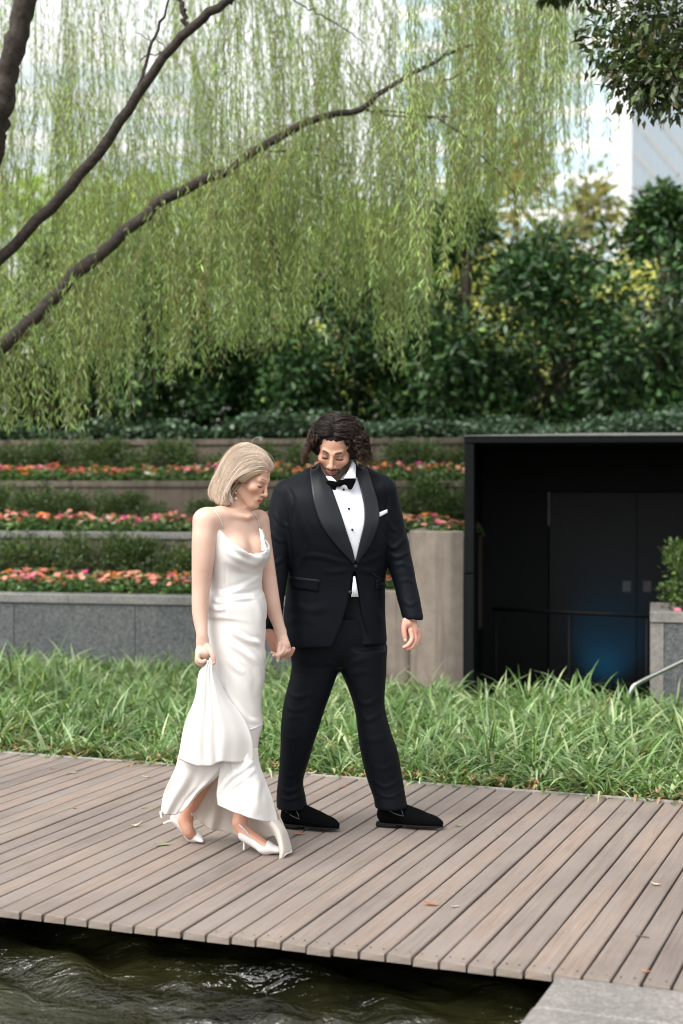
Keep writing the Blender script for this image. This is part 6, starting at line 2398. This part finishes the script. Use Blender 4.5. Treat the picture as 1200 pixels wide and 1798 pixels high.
# gathered skirt falling from her hand
bsheet('gathered_skirt', [
    [(361, 1166, -.185), (363, 1161, -.195), (366, 1159, -.20), (369, 1158, -.20), (372, 1159, -.20), (375, 1162, -.195), (378, 1167, -.175)],
    [(349.5, 1182, -.165), (354, 1182, -.185), (360, 1182, -.20), (366, 1182, -.205), (371, 1182, -.20), (376, 1183, -.19), (381, 1185, -.150)],
    [(343, 1224, -.155), (350, 1224, -.185), (358, 1224, -.205), (367, 1224, -.21), (377, 1224, -.205), (388, 1223, -.19), (399, 1221, -.135)],
    [(326, 1268, -.14), (340, 1268, -.18), (354, 1268, -.205), (369, 1268, -.215), (386, 1267, -.205), (406, 1264, -.185), (428, 1260, -.125)],
    [(318.5, 1300, -.13), (335, 1301, -.175), (351, 1302, -.205), (369, 1302, -.215), (390, 1301, -.205), (415, 1299, -.18), (443, 1298, -.125)],
    [(314, 1333, -.11), (333, 1341, -.165), (353, 1345, -.195), (372, 1345, -.21), (390, 1337, -.195), (414, 1339, -.17), (445, 1334, -.125)]], M['satin'], 90, 60, 0.008, 2.3, 4)
# front left panel swinging back over the rear leg
bsheet('skirt_panel', [
    [(318, 1306, -.10), (340, 1308, -.12), (362, 1310, -.13), (384, 1312, -.14), (404, 1314, -.14)],
    [(309, 1345, -.06), (332, 1348, -.09), (354, 1350, -.11), (376, 1350, -.125), (396, 1347, -.13)],
    [(297, 1372, -.02), (320, 1378, -.05), (341, 1380, -.07), (360, 1376, -.09), (380, 1366, -.11)],
    [(287, 1396, .03), (305, 1405, .0), (322, 1405, -.02), (341, 1396, -.04), (364, 1380, -.08)],
    [(283, 1424, .06), (293, 1430, .04), (308, 1431, .02), (326, 1419, -.01), (355, 1386, -.06)]], M['satin'], 60, 44, 0.010, 1.6, 8)
# front right panel
bsheet('skirt_panel', [
    [(376, 1312, -.125), (398, 1314, -.135), (420, 1314, -.135), (438, 1314, -.125), (453, 1314, -.08)],
    [(386, 1345, -.135), (405, 1345, -.15), (425, 1345, -.15), (442, 1342, -.135), (456, 1340, -.07)],
    [(383, 1374, -.13), (408, 1378, -.16), (430, 1378, -.165), (450, 1374, -.15), (466.5, 1370, -.07)],
    [(381, 1394, -.12), (410, 1409, -.165), (434, 1413, -.175), (458, 1409, -.16), (479, 1403, -.07)],
    [(383, 1413, -.11), (407, 1425, -.165), (431, 1432, -.18), (457, 1441, -.165), (489, 1444, -.07)]], M['satin'], 84, 64, 0.007, 1.6, 15, lines=[([(446, 1336), (428, 1350), (405, 1366), (384, 1394)], 4, .007), ([(450, 1348), (434, 1362), (412, 1378), (392, 1396)], 4, .005), ([(400, 1330), (402, 1350), (396, 1370)], 4, -.005), ([(455, 1370), (450, 1400), (455, 1430)], 6, .006)])
# lining seen through the slit, trailing to the floor behind the front foot
bsheet('lining', [
    [(335, 1352, .02), (362, 1346, .05), (395, 1350, .07), (430, 1356, .07), (464, 1368, .01)],
    [(336, 1385, .06), (364, 1388, .09), (398, 1395, .10), (438, 1402, .09), (480, 1408, .01)],
    [(336, 1412, .09), (364, 1422, .11), (396, 1432, .12), (442, 1436, .10), (493, 1436, .0)],
    [(336, 1431, .10), (362, 1451, .12), (392, 1460, .13), (440, 1472, .08), (505, 1464, -.02)]], M['sheer'], 60, 44, 0.012, 2.3, 5)
bsheet('lining', [
    [(452, 1436, -.10), (468, 1440, -.11), (480, 1441, -.10), (490, 1440, -.06)],
    [(474, 1456, -.10), (484, 1458, -.12), (493, 1458, -.11), (503, 1457, -.05)],
    [(486, 1474, -.11), (491, 1476, -.13), (499, 1476, -.12), (508.5, 1473, -.05)],
    [(491, 1494, -.12), (493.5, 1496, -.14), (502, 1493, -.13), (512.5, 1488, -.06)],
    [(490, 1507, -.11), (493, 1508, -.135), (502, 1499, -.13), (513, 1495, -.07)]], M['sheer'], 30, 40, 0.005, 1.2, 3)
v, f = tube(catmull([Bp(490, 1508, -.115), Bp(494, 1508.5, -.138), Bp(502, 1500, -.133), Bp(510, 1497, -.09), Bp(513, 1494, -.07)], 16), 0.0028, 6)
mk('hem', v, f, M['satin'], dress, True)
v, f = tube(catmull([Bp(283, 1424, .06), Bp(283, 1432, .055), Bp(285, 1437, .05)], 8), [0.005, 0.006, 0.0055, 0.005, 0.005, 0.0045, 0.004, 0.003], 7)
mk('hem', v, f, M['satin'], dress, True)

# ---- shoes
def pump(ball, toe, seat, tip_, back, name='shoe'):
    S = Shape()
    e = unit((toe - ball) * np.array((1, 1, 0)))
    s_ = np.array((-e[1], e[0], 0))
    S.chain([toe, 0.55 * toe + 0.45 * ball, ball], [0.008, 0.020, 0.031], 0.015, flat=((0, 0, 1), 0.72))
    S.chain([ball, 0.5 * (ball + seat), seat], [0.030, 0.027, 0.0285], 0.02)
    # open top: everything above the throat line is cut away
    up = unit(np.cross(unit(ball - seat), s_))
    if up[2] < 0:
        up = -up
    thr = 0.02 * toe + 0.98 * ball + up * 0.012

    def top(X, Y, Z):
        d = (X - seat[0]) * up[0] + (Y - seat[1]) * up[1] + (Z - seat[2]) * up[2]
        ahead = (X - thr[0]) * e[0] + (Y - thr[1]) * e[1]
        return np.where(ahead > 0, -0.02, np.minimum(d - 0.009, 0.05))
    lo, hi = S.bounds()
    S.fn(top, lo - 0.05, hi + 0.05, 0.004)
    v, f = S.mesh(0.003)
    v = smooth_mesh(v, f, 1)
    sh = mk('shoe', v, f, M['lace'], woman, True)
    v, f = tube(catmull([seat + np.array((0, 0, -0.012)), 0.5 * (seat + tip_) + (back - seat) * 0.1, tip_], 10), np.array((0.012, 0.0095, 0.008, 0.007, 0.0062, 0.0056, 0.0052, 0.005, 0.0048, 0.0048)), 10)
    mk('heel', v, f, M['lace'], sh, True)
    return sh


seat_r = Bp(311, 1437, .17)
sh_r = pump(rB + np.array((-.002, 0, .004)), rT, seat_r, Bp(288, 1446, .20), seat_r + np.array((-.02, 0, 0)))
v, f = tube(catmull([seat_r + np.array((-.01, .0, .0)), Bp(313, 1431, .13), Bp(320, 1430, .115), Bp(333, 1431, .14), Bp(325, 1428, .175), seat_r + np.array((-.008, .01, .004))], 24), 0.0035, 6)
seat_f = Bp(430, 1466, .0)
sh_f = pump(fB + np.array((-.002, 0, .002)), fT, seat_f, ground(428.5, 1494) + (0, 0, 0.002), seat_f)
v, f = tube(catmull([Bp(418, 1464, .03), Bp(415.5, 1452, .02), Bp(419, 1448, -.008), Bp(426, 1453, -.026), Bp(434, 1461, -.032), Bp(440, 1469, -.030)], 24), 0.0036, 6)
mk('slingback_strap', v, f, M['lace'], sh_f, True)

# ---- earring
er = None
ear_p, ear_n = bc.hit(414, 853, BY)
ex = ear_p + ear_n * 0.006
v, f = tube(np.array([Bp(414, 851, ex[1] - BY), Bp(413.7, 862, ex[1] - BY - .003), Bp(413.8, 874, ex[1] - BY - .004)]), 0.0009, 5)
er = mk('earring', v, f, M['gold'], woman, True)
for (a, b, s_) in ((414, 856.5, .0042), (414.2, 865.5, .0046), (414.4, 875.5, .0066)):
    c0 = Bp(a, b, ex[1] - BY - .006)
    v, f = Shape().ell(c0, (s_, s_, s_), 0).mesh(0.0013)
    mk('pearl', v, f, M['pearl'], er, True)

# ---- smooth blonde bob built of strands
CUR = [[(480, 818, 0), (471, 802, 0), (456, 788, 0), (435, 779, 0), (411, 786, 0), (393, 806, 0), (380, 832, 0), (369, 860, 0), (374, 878, .005)],
       [(479.5, 821, -.012), (468, 806, -.032), (450, 795, -.043), (428, 797, -.052), (409, 812, -.054), (396, 836, -.052), (385, 862, -.050), (384, 884, -.042)],
       [(478, 824, -.026), (466, 812, -.050), (450, 808, -.070), (433, 812, -.082), (416, 825, -.087), (402, 848, -.085), (394, 872, -.080), (395, 887, -.068)],
       [(476, 828, -.036), (466, 822, -.058), (452, 823, -.078), (438, 829, -.089), (425, 834, -.093), (411, 845, -.094), (404, 864, -.090), (405, 885, -.078)]]
CG = np.stack([catmull([Bp(*q) for q in c_], 30) for c_ in CUR])          # 4 x 30
CGf = np.stack([catmull(CG[:, j], 60) for j in range(30)], axis=1)        # 60 x 30
far_side = CGf.copy()
far_side[..., 1] = 2 * BY - far_side[..., 1]
far_side[..., 0] -= 0.004
base_n = CGf.copy()
o_ = sheet_obj('hair', CGf[:, 4:] + np.array((-0.002, 0.005, -0.002)), M['hair_fair'], woman, 0.004)
hair_b = o_


def set_col(o, col):
    a = o.data.attributes.get('col') or o.data.attributes.new('col', 'FLOAT_COLOR', 'POINT')
    c_ = np.ones((len(o.data.vertices), 4), np.float32)
    c_[:, :3] = col
    a.data.foreach_set('color', c_.ravel())


set_col(hair_b, (0.50, 0.385, 0.29))
o2 = sheet_obj('hair_back', far_side[:, 4:] - np.array((0.002, 0.005, 0.002)), M['hair_fair'], hair_b, 0.004)
set_col(o2, (0.50, 0.385, 0.29))
r = np.random.default_rng(41)
for (G_, n, nm) in ((CGf, 1700, 'strands'), (far_side, 500, 'strands')):
    vv = r.uniform(0, 59, n)
    i0 = np.minimum(vv.astype(int), 58)
    fr_ = (vv - i0)[:, None, None]
    P = G_[i0] * (1 - fr_) + G_[i0 + 1] * fr_                     # n x 30
    t = np.linspace(0, 1, 30)
    j = r.normal(0, 1, (n, 1, 3)) * 0.0020 + 0.0016 * np.sin(t[None, :, None] * r.uniform(3, 9, (n, 1, 1)) + r.uniform(0, 6.28, (n, 1, 3)))
    outw = np.where(G_ is far_side, 1, -1)
    P = P + j * np.clip(t * 5, 0.15, 1)[None, :, None]
    # soft waves that neighbours share, and ends that flick out
    wv = np.sin(2 * math.pi * 1.15 * t[None] + 0.10 * vv[:, None] + 0.6) * t[None] ** 1.3
    wv2 = np.sin(2 * math.pi * 1.9 * t[None] + 0.23 * vv[:, None]) * t[None] ** 1.6
    P = P + np.stack([0.0075 * wv + 0.004 * wv2, -0.006 * wv2, 0.002 * wv], -1)
    fl = np.clip((t - 0.86) / 0.14, 0, 1)[None] ** 1.5
    P = P + np.stack([(-0.010 + 0.020 * (vv / 59))[:, None] * fl, -0.004 * fl * np.ones((n, 1)), 0.004 * fl * np.sin(0.5 * vv)[:, None]], -1)
    # ends: uneven length and a slight inward curl
    cutl = np.where(r.random(n) < 0.3, r.uniform(0.82, 0.96, n), r.uniform(0.94, 1.0, n)) - 0.02 * (1 + np.sin(vv * 1.1))
    tt_ = np.clip(t[None] * cutl[:, None], 0, 1) * 29
    a = np.minimum(tt_.astype(int), 28)
    q = (tt_ - a)[..., None]
    P = np.take_along_axis(P, a[..., None], 1) * (1 - q) + np.take_along_axis(P, (a + 1)[..., None], 1) * q
    rad = r.uniform(0.0007, 0.0014, n)[:, None] * (1 - 0.55 * t[None] ** 4)
    v, f = tubes(P, rad, 3)
    lk = np.sin(vv * 1.9 + 1.3) + 0.8 * np.sin(vv * 4.3) + 0.6 * np.sin(vv * 0.7)
    tone = np.array((0.64, 0.530, 0.435))[None, None] * np.exp(r.normal(0, 0.15, (n, 1, 1)) + 0.17 * lk[:, None, None])
    P = P + 0.0035 * np.stack([0.3 * lk, -lk, 0.6 * lk], -1)[:, None] * np.sin(np.clip(t, 0, 1) * math.pi)[None, :, None]
    root = np.array((0.42, 0.29, 0.19))[None, None]
    k_ = np.clip(1 - t / 0.28, 0, 1)[None, :, None] * np.clip((vv / 59)[:, None, None] * 1.1 - 0.1, 0, 1) * 0.9
    cc_ = np.repeat((tone * (1 - k_) + root * k_).reshape(-1, 3), 3, axis=0)
    mk(nm, v, f, M['hair_fair'], hair_b, True, cc_)
# darker hair swept over the temple to the ear
n = 420
s_ = r.random(n)
a = catmull([Bp(470, 829, -.045), Bp(454, 834, -.070), Bp(440, 840, -.080), Bp(430, 848, -.083)], 14)
b = catmull([Bp(475, 826, -.032), Bp(457, 826, -.074), Bp(438, 831, -.088), Bp(416, 841, -.092)], 14)
P = a[None] * (1 - s_[:, None, None]) + b[None] * s_[:, None, None] + r.normal(0, 0.0016, (n, 1, 3))
v, f = tubes(P, np.full((n, 14), 0.0009) * (1 - 0.5 * np.linspace(0, 1, 14)[None] ** 3))
tone = (np.array((0.30, 0.185, 0.105))[None] * (1 - s_[:, None]) + np.array((0.52, 0.40, 0.29))[None] * s_[:, None]) * np.exp(r.normal(0, 0.18, (n, 1)))
mk('temple_hair', v, f, M['hair_fair'], hair_b, True, np.repeat(tone, 14 * 4, axis=0))
# inner hair below the ear and at the nape
n = 160
s_ = r.random(n)
a = catmull([Bp(428, 842, -.03), Bp(414, 856, -.055), Bp(405, 872, -.055), Bp(404, 884, -.045)], 12)
b = catmull([Bp(400, 820, .0), Bp(385, 845, .0), Bp(378, 866, .0), Bp(382, 882, .0)], 12)
P = a[None] * (1 - s_[:, None, None]) + b[None] * s_[:, None, None] + r.normal(0, 0.004, (n, 1, 3))
v, f = tubes(P, np.full((n, 12), 0.002))
tone = np.array((0.42, 0.30, 0.21))[None] * np.exp(r.normal(0, 0.2, (n, 1)))
mk('strands', v, f, M['hair_fair'], hair_b, True, np.repeat(tone, 12 * 4, axis=0))
# loose hairs lying off the outline
n = 90
vv = r.uniform(0, 40, n).astype(int)
P = CGf[vv] + r.normal(0, 0.004, (n, 1, 3)) + np.array((-0.004, -0.002, 0.006))[None, None] * np.linspace(0.3, 1.6, 30)[None, :, None] * r.uniform(0.2, 1.4, (n, 1, 1)) + 0.004 * np.sin(np.linspace(0, 1, 30)[None, :, None] * r.uniform(4, 9, (n, 1, 1)) + r.uniform(0, 6.28, (n, 1, 3)))
v, f = tubes(P, np.full((n, 30), 0.0005), 3)
mk('stray_hair', v, f, M['hair_fair'], hair_b, True, np.tile((0.66, 0.55, 0.45), (len(v), 1)))
# fly-away hairs
for line in ([(440, 780, -.02), (447, 770, -.03), (456, 768, -.03), (459, 778, -.02)], [(395, 803, -.02), (382, 812, -.04), (371, 820, -.05)], [(378, 838, 0), (372, 845, -.01), (367, 856, -.01)], [(472, 804, -.02), (480, 812, -.03), (483, 822, -.03)]):
    v, f = tube(catmull([Bp(*q) for q in line], 14), 0.00055, 4)
    o = mk('stray_hair', v, f, M['hair_fair'], hair_b, True, np.tile((0.62, 0.5, 0.4), (len(v), 1)))
